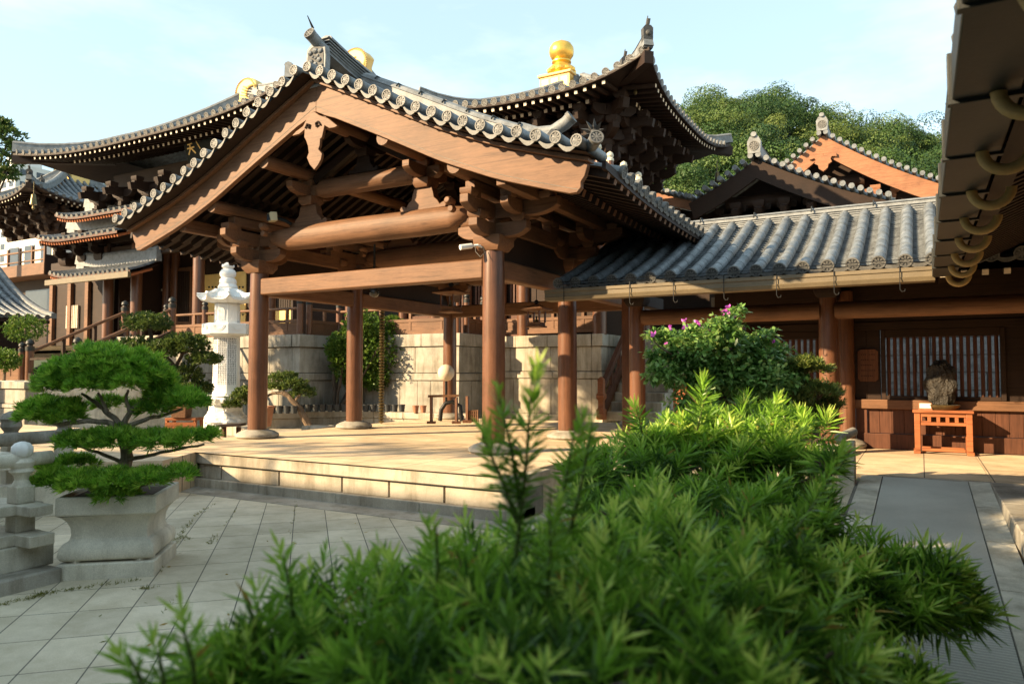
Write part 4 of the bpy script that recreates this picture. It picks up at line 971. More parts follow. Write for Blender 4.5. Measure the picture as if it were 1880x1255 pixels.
for i in range(7):
    x=onY(122+i*3.2,570,18.5).x; mb.box(x-.03,x+.03,18.5,18.58,3.6,4.6)
mb.build('window_bars','rafter_end',gal)
for px in (125,160,190): mb=MB(); dougong(mb,(onY(px,470,18.2).x,18.2,6.3),(0,-1,0),2,1.3); mb.build('bracket_set','wood_dark_shade',gal)
# ---------------------------------------------------------------- timber gallery between hall and tower
t=thing('timber_gallery','dim timber gallery wall with posts and slatted openings above the terrace, behind the pavilion','gallery',(-13,21.5,TZ))
mb=MB(); mb.box(-17.,-7.6,21.6,21.9,TZ-.2,7.4); mb.build('plank_wall','wood_dark_shade_x',t)
for i in range(7): column(t,-16.6+1.4*i,21.4,TZ-.1,6.6,.16,False)
for i in range(6):
    w=MB(); x=-16.6+1.4*i; w.box(x+.2,x+1.2,21.5,21.58,TZ+1.0,TZ+1.12); w.box(x+.2,x+1.2,21.5,21.58,TZ+2.3,TZ+2.42); w.box(x+.2,x+1.2,21.5,21.6,TZ,TZ+.9); f=w.build('window_frame','wood_red',t,bevel=.01)
    w=MB()
    for j in range(8): w.box(x+.25+.12*j,x+.31+.12*j,21.52,21.58,TZ+1.12,TZ+2.3)
    w.build('window_slats','wood_red',f)
def S_g(s,v): return V((-17.2+s,20.2+2.2*v,6.9+.9*v))
tile_roof(t,S_g,[.2+.4*i for i in range(24)],2.4,.09,rich=False,row=.3)
mb=MB(); mb.grid([[S_g(s,v)+V((0,0,-.1)) for v in (0,1)] for s in (0,9.7)]); mb.build('eave_boards','wood_dark_shade',t)
# ---------------------------------------------------------------- towers
def tower(label,x0,x1,y0,y1,ze,lf,ax,ay,az,bx0,bx1,by0,by1,zb_,sp,bal):
    t=thing('bell_tower',label,'tower',((bx0+bx1)/2,(by0+by1)/2,zb_))
    hip_roof(t,x0,x1,y0,y1,ze,lf,ax-.02,ax+.02,ay,az,sp=sp,r=.095,soffit=2.0,hiph=.36,flare=.24)
    mb=MB(); mb.box(bx0,bx1,by0,by1,zb_,ze+.4); mb.build('tower_body','wood_dark_shade_x',t,bevel=.02)
    mb=MB()
    zq=ze-1.75
    nx=max(2,round((bx1-bx0)/1.2)); ny=max(2,round((by1-by0)/1.1))
    for i in range(nx+1): mb=MB(); dougong(mb,(bx0+(bx1-bx0)*i/nx,by0-.02,zq),(0,-1,0),3,1.3); mb.build('bracket_set','wood_dark_shade',t)
    for i in range(ny+1): mb=MB(); dougong(mb,(bx1+.02,by0+(by1-by0)*i/ny,zq),(1,0,0),3,1.3); mb.build('bracket_set','wood_dark_shade',t)
    mb=MB(); dougong(mb,(bx1+.02,by0-.02,zq),(.7071,-.7071,0),3,1.5); mb.build('bracket_set','wood_dark_shade',t)
    mb=MB(); mb.box(bx0-.1,bx1+.1,by0-.1,by1+.1,zq-.35,zq-.02); mb.box(bx0-.06,bx1+.06,by0-.06,by1+.06,zq-1.0,zq-.75); mb.build('ring_beams','wood_x',t,bevel=.02)
    mb=MB(); mb.box(bx0+.25,bx1-.3,by0-.03,by0-.002,zq-.74,zq-.36); mb.box(bx1+.002,bx1+.03,by0+.3,by1-.3,zq-.74,zq-.36); mb.box(bx1+.002,bx1+.04,by1-.5,by1-.02,zq-3.2,zq-1.02); mb.build('plaster_panels','plaster',t)
    for x in (bx0,bx1):
        for y in (by0,by1): column(t,x,y,zb_,zq-.3,.2,False)
    return t
tw=tower('nearer tower with steep upswept tile eaves, its roof corner pointing at the viewer',-12.3,-5.84,17.0,25.2,9.05,.50,-9.25,21.0,10.75,-10.4,-7.95,19.25,23.2,TZ-.2,.30,True)
# golden jewel finial
o=onY(1031,125,20.9); fx,fy=o.x,20.9
fin=MB(); fin.box(fx-.52,fx+.52,fy-.52,fy+.52,10.1,11.0); fin.box(fx-.58,fx+.58,fy-.58,fy+.58,11.0,11.08); f=fin.build('gold_pedestal','gold_flat',tw,bevel=.015)
fin=MB()
for s in (-1,0,1):
    fin.box(fx+s*.33-.13,fx+s*.33+.13,fy-.528,fy-.5202,10.45,10.92); fin.box(fx+.5202,fx+.528,fy+s*.33-.13,fy+s*.33+.13,10.45,10.92)
fin.build('pedestal_panels','gold',f,bevel=.003)
fin=MB(); fin.lathe((fx,fy,11.08),[(.30,0),(.34,.05),(.28,.10),(.40,.17),(.43,.28),(.36,.36),(.26,.40),(.24,.46),(.31,.50),(.31,.54),(.22,.57),(.30,.62),(.38,.74),(.40,.86),(.385,.98),(.31,1.10),(.18,1.17),(.06,1.19),(.03,1.24),(.005,1.27)],28); f=fin.build('jewel_finial','gold',tw)
fin=MB()
for k in range(10):
    q=2*PI*k/10; fin.lathe((fx+.37*math.cos(q),fy+.37*math.sin(q),11.2),[(.01,0),(.10,.06),(.11,.13),(.04,.20)],8)
fin.build('lotus_petals','gold',f)
def bell(p,label,s=1.):
    t=thing('wind_bell',label,'wind bell',tuple(p))
    mb=MB(); mb.lathe(p,[(.11*s,-.42*s),(.10*s,-.36*s),(.075*s,-.2*s),(.065*s,-.1*s),(.03*s,-.07*s)],12); mb.build('bell_body','bronze',t)
    mb=MB(); mb.tube([p+V((0,0,-.07*s)),p+V((0,0,.32*s))],.016,6); mb.lathe(p+V((0,0,-.6*s)),[(.005,0),(.05*s,.06*s),(.03*s,.13*s),(.008,.19*s)],8); mb.build('clapper_rod','bronze',t)
bell(at(1166,128,19.3),'bronze wind bell hanging from the nearer tower corner',1.15)
p=onX(1310,300,-5.72); bell(V((-5.95,24.9,8.55)),'small far wind bell at the right end of the nearer tower eave',1.0)
mb=MB(); mb.bar(at(1180,120,18.6),at(1155,122,20.5),.2,.26); mb.build('corner_beam_head','wood_orange',tw)
bal=[onX(px,300,-6.9) for px in (1098,1120,1145,1172)]
zt=onX(1120,278,-6.9).z
for b_ in bal:
    mb=MB(); mb.tube([(-6.9,b_.y,zt-1.6),(-6.9,b_.y,zt-.2)],.09,12); q=mb.build('balcony_post','wood_z',tw); mb=MB(); mb.lathe((-6.9,b_.y,zt-.2),[(.10,-.06),(.10,0),(.07,.03),(.10,.08),(.08,.15),(.01,.2)],12); mb.build('post_cap','stone_grey',q)
mb=MB(); mb.box(-10.,-6.85,bal[0].y-.2,24.3,zt-1.9,zt-1.55); mb.box(-6.95,-6.85,bal[0].y,24.2,zt-.8,zt-.68); mb.build('balcony','wood_x',tw,bevel=.01)
k=at(57,325,36)
t2=tower('farther left tower with upswept tile eaves behind the layered roofs',k.x-8,k.x,k.y,k.y+8.2,k.z-.75,.55,k.x-4,k.y+4.1,k.z+1.9,k.x-5.6,k.x-2.1,k.y+2.1,k.y+6,TZ,.36,False)
pz=at(143,345,42); mb=MB(); mb.box(pz.x-.85,pz.x+.85,pz.y-.85,pz.y+.85,k.z-.2,at(143,312,42).z); mb.build('gold_pedestal','gold_flat',t2,bevel=.03)
bell(at(62,352,35.3),'bronze wind bell hanging from the far left tower corner',1.5)
# balcony storey and white walls of the left tower
c_=at(81,478,33.5); zb0=at(81,503,33.5).z; zb1=at(81,462,33.5).z
mb=MB(); mb.box(c_.x-9,c_.x,c_.y,c_.y+6,zb0,zb0+.55*(zb1-zb0)); mb.build('balcony_floor','wood_x',t2,bevel=.02)
mb=MB(); mb.box(c_.x+.004,c_.x+.02,c_.y+.05,c_.y+6,zb0-.02,zb1-.1); mb.build('balcony_side','wood_dark_shade_x',t2)
mb=MB(); mb.box(c_.x-9,c_.x-.02,c_.y+.02,c_.y+.10,zb1+.10,zb1+.18); mb.box(c_.x-9,c_.x-.02,c_.y+.03,c_.y+.09,zb1-.35,zb1-.28)
for i in range(8): mb.box(c_.x-.1-1.05*i,c_.x-.0-1.05*i,c_.y+.01,c_.y+.11,zb0+.5,zb1+.35)
mb.build('balcony_rail','wood_x',t2,bevel=.01)
mb=MB(); mb.box(c_.x-6.5,c_.x-2.0,c_.y+1.6,c_.y+4,zb0+.4,at(60,424,35).z); q=mb.build('white_storey','plaster',t2)
for i in range(3): mb=MB(); mb.box(c_.x-3.3-1.5*i,c_.x-2.4-1.5*i,c_.y+1.57,c_.y+1.598,zb1-.2,zb1+.9); mb.build('dark_window','pane',q)
mb=MB(); mb.box(c_.x-8.6,c_.x-.5,c_.y+1.0,c_.y+4,TZ-.1,zb0-.01); mb.build('lower_storey','wood_dark_shade_x',t2)
mb=MB(); mb.box(c_.x-3.4,c_.x-1.2,c_.y+.97,c_.y+.998,zb0-1.7,zb0-.5); mb.build('dark_window','pane',t2)
# small dark-tiled roof at the far left
t=thing('low_tiled_roof','low building with a curved dark grey tile roof at the left edge, below the balcony','low building',(-28,14,1.3))
e=at(92,583,26.5); tp=at(15,515,29)
def S_low(s,t_): return V((e.x-s, e.y-.2+ 3.6*t_, e.z-.05+2.0*(.35*t_+.65*t_*t_)))
def S_lowx(s,t_): return V((e.x-4.6*t_, e.y-s, e.z-.02+2.5*(.35*t_+.65*t_*t_)))
tile_roof(t,S_lowx,[.1+.33*i for i in range(20)],5.2,.09,row=.2)
mb=MB(); mb.box(e.x-4.4,e.x-.7,e.y-6,e.y-.3,1.2,e.z+.1); mb.build('timber_wall','wood_dark_shade',t); mb=MB(); mb.box(e.x-4.5,e.x-.05,e.y-6.3,e.y+.02,e.z-.22,e.z-.1); mb.build('eave_boards','wood_dark_shade',t)
mb=MB(); sweep(mb,[S_lowx(-.12,i/8) for i in range(9)],.22,.2,round_top=True); mb.build('verge_ridge','clay',t)
# ---------------------------------------------------------------- stone stair with wooden railings, left
LZ=1.42
p0=at(57,690,21.3); p1=at(121,700,21.0); sx0,sx1=p0.x,p0.x+1.55; sy=p0.y; run=2.9
t=thing('stone_stair','pale stone stair with sloping wooden railings climbing to the hall terrace, left','staircase',(sx0,sy,LZ))
mb=MB(); n=8
for i in range(n): mb.box(sx0,sx1+.6,sy+run*i/n,sy+run+.3,LZ+(TZ-LZ)*i/n,LZ+(TZ-LZ)*(i+1)/n-.004)
mb.build('stair_steps','stone_warm',t,bevel=.01)
mb=MB(); mb.box(sx0-7,sx1+.75,sy-1.0,Y1-.0,0,LZ); mb.build('landing','stone_grey',t,bevel=.02); block_wall(t,(sx0-7,sy-1.32),(sx1+.75,sy-1.32),0,LZ-.01,(0,-1))
def stair_rail(x):
    for (y,z) in ((sy,LZ),(sy+run,TZ)):
        mb=MB(); mb.tube([(x,y,z),(x,y,z+1.0)],.11,14); q=mb.build('newel_post','wood_z',t); mb=MB(); mb.lathe((x,y,z+1.0),[(.12,-.14),(.125,-.02),(.08,0),(.075,.04),(.12,.07),(.10,.15),(.02,.21)],14); mb.build('newel_cap','zinc',q)
    a=V((x,sy,LZ));b=V((x,sy+run,TZ))
    mb=MB(); mb.tube([a+V((0,0,.82)),b+V((0,0,.82))],.05,10); mb.build('handrail','wood_y',t)
    mb=MB(); mb.bar(a+V((0,0,.10)),b+V((0,0,.10)),.14,(.34 if x<sx0 else .14))
    for f in (.33,.66): c=a.lerp(b,f); mb.bar(c+V((0,0,.2)),c+V((0,0,.8)),.09,.09,(0,1,0))
    mb.build('string_board','wood_dark_shade_x',t)
stair_rail(sx0-.1); stair_rail(sx1+.75)
mb=MB(); mb.bar((sx0,sy-.02,LZ+.62),(sx1+.7,sy-.02,LZ+.62),.06,.06); mb.bar((sx0,sy-.02,LZ+.1),(sx1+.7,sy-.02,LZ+.1),.12,.22); mb.build('foot_rail','wood_dark_shade_x',t)
railing('wooden railing on the landing at the far left, in front of the dark tiled roof',[(sx0-5,sy-.1),(sx0-2.6,sy-.1),(sx0-.32,sy-.1)],LZ,.95)
# ---------------------------------------------------------------- wooden stair at the right, beyond the pavilion
a=at(1107,770,19.2)
t=thing('wooden_stair','steep reddish stair rail with stone steps beside the lit wall, behind the square post','staircase',(a.x,a.y,.45))
mb=MB()
for i in range(9): mb.box(a.x+.12,a.x+1.5,a.y+.28*i,a.y+3,.40+.24*i,.40+.24*(i+1)-.004)
mb.build('stair_steps','stone_warm',t,bevel=.01)
mb=MB(); mb.lathe((a.x,a.y-.1,.42),[(.15,0),(.15,.25),(.10,.3),(.10,.5),(.15,.56),(.15,.66),(.11,.7),(.11,1.05),(.03,1.12)],4,PI/4); mb.build('newel_post','wood_orange',t,bevel=.01)
mb=MB(); mb.bar((a.x,a.y,1.3),(a.x,a.y+2.4,3.35),.12,.14); mb.bar((a.x,a.y,.62),(a.x,a.y+2.4,2.7),.10,.30)
for f in (.25,.5,.75): mb.bar((a.x,a.y+2.4*f,.7+2.06*f),(a.x,a.y+2.4*f,1.3+2.05*f),.08,.08,(0,1,0))
mb.build('stair_railing','wood_red',t)
# ---------------------------------------------------------------- distant gables at the right
def far_gable(label,Y,ap,lf,rt,depth,board,mat,tmat='tile',pend=True):
    A=onY(*ap,Y);Lp=onY(*lf,Y);Rp=onY(*rt,Y)
    t=thing('gabled_hall',label,'temple building',(A.x,Y,0))
    def prof(f,s):
        B=Rp if s>0 else Lp; return V((A.x+(B.x-A.x)*f,Y,A.z+(B.z-A.z)*(1.28*f-.28*f*f)))
    mb=MB()
    for s in (-1,1):
        top=[prof(i/12,s) for i in range(13)]; bot=[p+V((0,0,-board)) for p in top[:-1]]
        mb.poly([(p.x,p.z) for p in top]+[(p.x,p.z) for p in bot[::-1]],(0,Y+.2,0),(1,0,0),(0,0,1),.12)
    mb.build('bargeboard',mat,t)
    for s in (-1,1):
        B=Rp if s>0 else Lp; L=abs(B.x-A.x)
        def S(u,v,s=s): p=prof(1-v,s); return V((p.x,Y+.4+u,p.z+.12))
        tile_roof(t,S,[.3+.34*i for i in range(int(depth/.34))],L*1.15,.085,pans=True,row=.5,seg=.5,rich=False)
        vt=MB(); n=round(L*1.12/.27); e=MB()
        for i in range(n):
            p=prof((i+.5)/n,s)+V((0,-.12,.2)); p.z-=.06; vt.tube([p,p+V((0,.7,0))],.085,8); e.tube([p+V((0,-.02,0)),p],.088,10)
        vt.build('verge_tiles',tmat,t,extra=(e,'tile'))
    mb=MB(); sweep(mb,[(A.x,Y+.1+depth*i/4,A.z+.12) for i in range(5)],.34,.45,round_top=True)
    mb.poly([(-.19,-.1),(.19,-.1),(.21,.28),(.13,.44),(-.13,.44),(-.21,.28)],(A.x,Y-.05,A.z+.22),(1,0,0),(0,0,1),.2); mb.tube([(A.x,Y-.2,A.z+.72),(A.x,Y+.3,A.z+.62)],.09,10)
    q=mb.build('main_ridge','clay',t)
    ed=MB(); el=MB(); disc(el,ed,(A.x,Y-.17,A.z+.36),(0,-1,0),.16); el.build('rosette','tile_end',q,extra=(ed,'tile_relief'))
    # under-gable timber
    mb=MB(); zl=min(Lp.z,Rp.z); mb.box(Lp.x+.3 if Lp.x<A.x else A.x-3,Rp.x-.3,Y+1.6,Y+1.9,-.0 if False else 0,zl+.2)
    mb.poly([(prof(f,-1).x,prof(f,-1).z-.2) for f in (1,.75,.5,.25,0)]+[(prof(f,1).x,prof(f,1).z-.2) for f in (.25,.5,.75,1)],(0,Y+1.7,0),(1,0,0),(0,0,1),.1)
    mb.build('gable_wall','wood_dark_shade_x',t)
    mb=MB(); h=A.z-zl
    mb.box(Lp.x+.6,Rp.x-.6,Y+1.2,Y+1.58,zl+.0,zl+.35); mb.tube([(A.x-(Rp.x-Lp.x)*.2,Y+1.35,zl+h*.38),(A.x+(Rp.x-Lp.x)*.2,Y+1.35,zl+h*.38)],.26,12)
    mb.build('gable_beams','wood_dark_shade_x',t)
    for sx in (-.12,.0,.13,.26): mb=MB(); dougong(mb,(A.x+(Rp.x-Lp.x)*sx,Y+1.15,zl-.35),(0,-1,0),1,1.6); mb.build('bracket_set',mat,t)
    if pend:
        mb=MB(); w=.62; pts=[(-.75,.0),(-.78,-.22),(-.5,-.16),(-.42,-.3),(-.5,-.5),(-.3,-.62),(-.25,-.85),(0,-1.05)]; mb.poly([(x*w,z*w) for x,z in pts]+[(-x*w,z*w) for x,z in pts[-2::-1]],(A.x,Y+.1,A.z-board-.05),(1,0,0),(0,0,1),.12); mb.build('gable_pendant',mat,t)
    return t
far_gable('farther gabled hall lit orange in the sun with a carved pendant, below the wooded hill',30,(1510,247),(1395,338),(1760,345),9,.72,'wood_salmon')
far_gable('nearer gabled hall coloured as in brown shade between the tower and the orange gable',24,(1386,290),(1262,372),(1640,368),7,.62,'wood_dark_shade',pend=False)  # dark wood colour replaces the shade on this gable
far_gable('low gabled roof lit pale along its verge, left of the shaded gable',26.5,(1090,318),(960,360),(1366,385),6,.35,'wood_salmon',pend=False)
# ---------------------------------------------------------------- white stone pillar
c=onZ(414,786,.035); wp=thing('stone_pillar','tall white carved stone pillar with a small tiled roof and inscribed shaft','stone pillar',(c.x,c.y,.035))
k=.0158; Z=lambda py: max(.035,EYE.z+(683-py)*k-.0)
def W(w): return w*k/2*1.04
A8=PI/8-.25
def oc(name,prof,n=8,parent=wp,mat='white',bev=.012): 
    mb=MB(); mb.lathe((c.x,c.y,0),prof,n,A8); return mb.build(name,mat,parent,smooth=n>10,bevel=bev if n<10 else 0)
oc('base_drum',[(W(78),.035),(W(78),.22),(W(72),.25),(W(70),Z(762))])
mb=MB(); rr=random.Random(2); rows=[]
for i in range(9):
    f=i/8; rows.append([V((c.x+(W(78-26*f**.8)*(1+.05*math.sin(9*a+3*f)+.05*math.sin(17*a+9*f)))*math.cos(a),c.y+(W(78-26*f**.8)*(1+.05*math.sin(9*a+3*f)+.05*math.sin(17*a+9*f)))*math.sin(a),Z(772)+(Z(752)-Z(772))*f)) for a in [2*PI*j/48 for j in range(49)]])
mb.grid(rows); mb.build('carved_waves','white',wp)
w_=oc('waist',[(W(56),Z(755)),(W(56),Z(742))])
mb=MB()
for j in range(8):
    a=A8+PI/8+2*PI*j/8; u=V((-math.sin(a),math.cos(a),0)); o=V((math.cos(a),math.sin(a),0))*(W(56)*math.cos(PI/8)+.004)
    mb.poly([(-.10,-.1),(.10,-.1),(.10,.08),(-.10,.08)],V((c.x,c.y,Z(748)))+o,u,(0,0,1),.02)
mb.build('niche_frames','white',w_,bevel=.008)
oc('lotus_throne',[(W(50),Z(743)),(W(66),Z(738)),(W(78),Z(731)),(W(74),Z(727)),(W(78),Z(725.5)),(W(76),Z(724))],24)
mb=MB()
for j in range(16):
    a=2*PI*j/16; mb.lathe((c.x+W(68)*math.cos(a),c.y+W(68)*math.sin(a),Z(741)),[(.01,0),(.10,.08),(.12,.16),(.05,.22)],8)
mb.build('lotus_petals','white',wp)
sh=oc('inscribed_shaft',[(W(46),Z(724)),(W(44),Z(616))])
oc('capital_slab',[(W(46),Z(617)),(W(80),Z(614)),(W(83),Z(613)),(W(83),Z(595)),(W(80),Z(594))])
mb=MB()
for j in range(8):
    a=A8+PI/8+2*PI*j/8; u=V((-math.sin(a),math.cos(a),0)); o=V((math.cos(a),math.sin(a),0))*(W(83)*math.cos(PI/8)+.0)
    b_=V((c.x,c.y,Z(598)))+o
    for r_ in (.15,.11): mb.tube([b_+u*(r_*1.1*math.cos(q))+V((0,0,-r_*math.sin(q))) for q in [PI*i/10 for i in range(11)]],.012,5)
mb.build('swag_carving','white',wp)
oc('lantern_body',[(W(44),Z(594)),(W(42),Z(553))])
mb=MB()
for j in range(8):
    a=A8+PI/8+2*PI*j/8; u=V((-math.sin(a),math.cos(a),0)); o=V((math.cos(a),math.sin(a),0))*(W(42.5)*math.cos(PI/8)+.003)
    b_=V((c.x,c.y,Z(574)))+o; mb.poly([(-.09,-.26),(.09,-.26),(.09,.24),(-.09,.24)],b_,u,(0,0,1),.012); mb.poly([(-.05,-.22),(.05,-.22),(.055,.05),(0,.18),(-.055,.05)],b_+V((o.x,o.y,0)).normalized()*.012,u,(0,0,1),.02)
mb.build('relief_panels','white',wp,bevel=.006)
# octagonal roof with swept corners
mb=MB(); rows=[]
for i in range(9):
    f=i/8; row=[]
    for j in range(65):
        a=A8+2*PI*j/64; q=abs(((j%8)/8)-.5)*2; R_=(W(92)*(1-f)**1+W(30)*f); apo=math.cos(PI/8)/math.cos((j%8)/8*PI/4-PI/8)
        row.append(V((c.x+R_*apo*(1+.10*q**3*(1-f))*math.cos(a),c.y+R_*apo*(1+.10*q**3*(1-f))*math.sin(a),Z(549)+(Z(527)-Z(549))*(.45*f+.55*f*f)+.13*q**4*(1-f)**2)))
    rows.append(row)
mb.grid(rows); 
und=[[p+V((0,0,-.05)) for p in rows[0]],[V((c.x+(p.x-c.x)*.5,c.y+(p.y-c.y)*.5,Z(556))) for p in rows[0]]]
mb.grid([rows[0],und[0],und[1]]); pr=mb.build('carved_roof','white',wp,ang=30)
mb=MB()
for j in range(64):
    if j%1==0:
        pts=[rows[i][j]+V((0,0,.012)) for i in range(0,8)]; mb.tube(pts,.022 if j%8 else .04,6)
mb.build('roof_ribs','white',pr)
oc('finial',[(W(30),Z(530)),(W(34),Z(526)),(W(28),Z(520)),(W(30),Z(517)),(W(27),Z(511)),(W(20),Z(509)),(W(27),Z(505)),(W(28),Z(499)),(W(22),Z(494)),(W(15),Z(492)),(W(22),Z(488)),(W(20),Z(483)),(W(8),Z(480)),(.01,Z(479))],20)
mb=MB(); rr=random.Random(9)
for j in range(8):
    a=A8+PI/8+2*PI*j/8; nrm=V((math.cos(a),math.sin(a),0))
    if nrm.dot(_F)>-.1: continue
    u=V((-math.sin(a),math.cos(a),0)); o=V((c.x,c.y,0))+nrm*(W(45)*math.cos(PI/8)+.004)
    for col in range(5):
        for row in range(30):
            z=Z(622)-(Z(622)-Z(716))*row/29; x=(-.105+.0525*col); g=.015
            for s in range(4):
                if rr.random()<.5: x0=x+(rr.random()-.5)*.006; zz=z+(rr.random()-.5)*g*1.6; mb.poly([(x0-g,zz-.0035),(x0+g,zz-.0035),(x0+g,zz+.0035),(x0-g,zz+.0035)],o,u,(0,0,1),.002)
                else: x0=x+(rr.random()-.5)*g*1.6; mb.poly([(x0-.0035,z-g*1.3),(x0+.0035,z-g*1.3),(x0+.0035,z+g*1.3),(x0-.0035,z+g*1.3)],o,u,(0,0,1),.002)
mb.build('carved_inscription','ink',sh,smooth=False)
# ---------------------------------------------------------------- kerbed bed, pots, trees by the wall
A=onZ(470,786,.04);B=onZ(640,781,.04);C_=onZ(846,776,.30)
def kerb(pts,z0,z1,w):
    mb=MB()
    for p,q in zip(pts[:-1],pts[1:]):
        p=V(p);q=V(q);L=(q-p).length;n=max(1,round(L/1.1))
        for i in range(n):
            a=p.lerp(q,(i+.006)/n);b=p.lerp(q,(i+.994)/n); mb.bar((a.x,a.y,z0+(z1-z0)*.3),(b.x,b.y,z0+(z1-z0)*.3),w,(z1-z0)*.59); mb.bar((a.x,a.y,z0+(z1-z0)*.8),(b.x,b.y,z0+(z1-z0)*.8),w+.08,(z1-z0)*.38)
    return mb
kb=thing('planting_kerb','low pale stone kerb of the bed that holds the round tree','kerb',(B.x,B.y,.03))
kz=.50
pts=[(A.x,A.y,0),(B.x,B.y,0),(C_.x-.3,C_.y+.9,0)]
kerb(pts,.02,kz,.34).build('kerb_stones','stone_warm',kb,bevel=.012)
mb=MB(); q=[(A.x,A.y),(B.x,B.y),(C_.x-.3,C_.y+.9),(XD-.1,Y2-.1),(XC+.1,Y2-.1),(XC+.1,Y1-.1),(A.x,Y1-.1)]
mb.add([(x,y,kz-.06) for x,y in q],[tuple(range(len(q)))]); mb.build('bed_soil','soil',kb,smooth=False)
rng=np.random.default_rng(4)
mb=MB(); rr=random.Random(8)
for i in range(420):
    px=560+250*rr.random(); t_=rr.random(); p=onZ(px,747-7*t_,kz+.02); s=.035+.05*rr.random()
    mb.sphere((p.x,p.y,kz-.04+.03+ .16*rr.random()*t_),s,5,3,.7)
o=mb.build('gravel_bed','pebble',kind='stuff')
pot0=None; rr=random.Random(3)
for i in range(23):
    px=487+13.2*i
    if px>745: break
    p=onZ(px,755.5-(.0 if px>540 else -3),kz)
    if pot0 is None:
        pot0=thing('flower_pot','small black plastic flower pot in the row on the stone kerb','flower pot',(p.x,p.y,kz),'black flower pots lined up on the kerb')
        mb=MB(); mb.lathe((p.x,p.y,kz),[(.075,0),(.095,.19),(.102,.19),(.102,.215),(.088,.215),(.085,.18)],14); mb.build('pot_body','pot',pot0)
        mb=MB(); mb.lathe((p.x,p.y,kz+.17),[(.088,0),(.05,.02),(.001,.025)],12); mb.build('pot_soil','pebble',pot0)
    else: dup(pot0,(p.x,p.y,kz),rr.random()*6)
for px,lab in ((763,'left of two small tan flower pots at the right end of the pot row'),(777,'right of two small tan flower pots at the right end of the pot row')):
    p=onZ(px,757,kz); t=thing('flower_pot',lab,'flower pot',(p.x,p.y,kz),'tan flower pots')
    mb=MB(); mb.lathe((p.x,p.y,kz),[(.07,0),(.092,.18),(.1,.18),(.1,.205),(.085,.205),(.08,.17)],14); mb.build('pot_body','terracotta',t); mb=MB(); mb.lathe((p.x,p.y,kz+.165),[(.083,0),(.04,.02),(.001,.025)],12); mb.build('pot_soil','soil',t)
# trunk helper
def limb(mb,pts,r0,r1,n=8,wob=.0,seed=0):
    rr=random.Random(seed); P=[V(p) for p in pts]; out=[]; 
    for i in range(len(P)-1):
        for k in range(4):
            t=k/4; p0=P[max(i-1,0)];p1=P[i];p2=P[i+1];p3=P[min(i+2,len(P)-1)]
            q=.5*((2*p1)+(p2-p0)*t+(2*p0-5*p1+4*p2-p3)*t*t+(3*p1-p0-3*p2+p3)*t**3); out.append(q+V((rr.random()-.5,rr.random()-.5,rr.random()-.5))*wob)
    out.append(P[-1]); n_=len(out)-1
    mb.tube(out,[(r0+(r1-r0)*(i/n_)**.8)*(1+.12*(rr.random()-.5)) for i in range(n_+1)],n)
# round tree behind the pots
b=onZ(688,748,kz); b.y=min(b.y,Y2-.75)
t=thing('round_tree','rounded bright green tree with several thin trunks in the kerbed bed','tree',(b.x,b.y,kz))
dt=(b-EYE).dot(_F); Cc=at(668,642,dt+.1)
mb=MB(); rr=random.Random(6)
for i in range(7):
    a=2*PI*i/7+rr.random(); e=Cc+V((math.cos(a)*.9,math.sin(a)*.6,.2+rr.random()*.5)); m_=b.lerp(e,.5)+V((math.cos(a)*.12,math.sin(a)*.12,-.05)); limb(mb,[b+V((math.cos(a)*.06,math.sin(a)*.06,0)),m_,e],.06,.015,7,.03,i)
mb.build('trunk','bark_dark',t)
rng=np.random.default_rng(12); P=[];D=[]
for (px,py,rx,rz) in ((668,640,1.05,1.15),(640,660,.75,.75),(705,645,.8,1.0),(665,600,.8,.6),(625,640,.55,.6),(720,610,.55,.6),(690,690,.7,.5),(655,690,.6,.45)):
    cc=at(px,py,dt+rng.normal()*.15); p,d=ell_shell(rng,650,tuple(cc),(rx*.85,rx*.75,rz*.85),-1,.5); P.append(p);D.append(d)
P=np.concatenate(P);D=np.concatenate(D)+np.array([0,0,.5]); p,d=tufts(rng,P,D,5,1.0,.08)
tone=np.repeat(rng.random(len(P))*.55,5)+rng.random(len(p))*.35
leaf_mesh('crown','round',t,p,d,.075+.03*rng.random(len(p)),.04,tone,seed=1)
# leaning bonsai tree in the ground by the kerb
b=onZ(572,788,.035); dt=(b-EYE).dot(_F)
t=thing('leaning_pine','leaning tree with bent bare trunk and small layered crown, rooted by the stone kerb','bonsai tree',(b.x,b.y,.035))
mb=MB(); Q=lambda px,py,dd=0: at(px,py,dt+dd)
limb(mb,[b+V((0,0,-.05)),Q(560,768),Q(547,745),Q(531,728),Q(518,720)],.115,.07,9,.03,1)
limb(mb,[Q(535,732),Q(520,722),Q(500,722,.1),Q(478,733,.1),Q(455,735,.2)],.06,.025,7,.02,2)
limb(mb,[Q(540,738),Q(552,722,-.1),Q(560,712,-.1)],.045,.02,7,.02,3); limb(mb,[Q(520,722),Q(522,706,.1),Q(516,695,.1)],.045,.02,7,.02,4)
mb.build('trunk','bark',t)
P=[];D=[]
for px,py,rx,rz in ((515,695,.38,.2),(540,706,.42,.2),(556,720,.36,.22),(508,710,.3,.14),(530,690,.25,.12),(440,735,.42,.2),(425,742,.25,.12),(463,722,.25,.2),(448,722,.28,.2)):
    p,d=ell_shell(rng,300,tuple(Q(px,py,rng.normal()*.12)),(rx,rx,rz),-.6,.4); P.append(p);D.append(d)
P=np.concatenate(P);D=np.concatenate(D)+np.array([0,0,.8]); p,d=tufts(rng,P,D,5,1.1,.06)
leaf_mesh('crown','box',t,p,d,.07,.028,np.repeat(rng.random(len(P))*.5,5)+rng.random(len(p))*.4,seed=2)
t2_=onZ(607,788,.035)
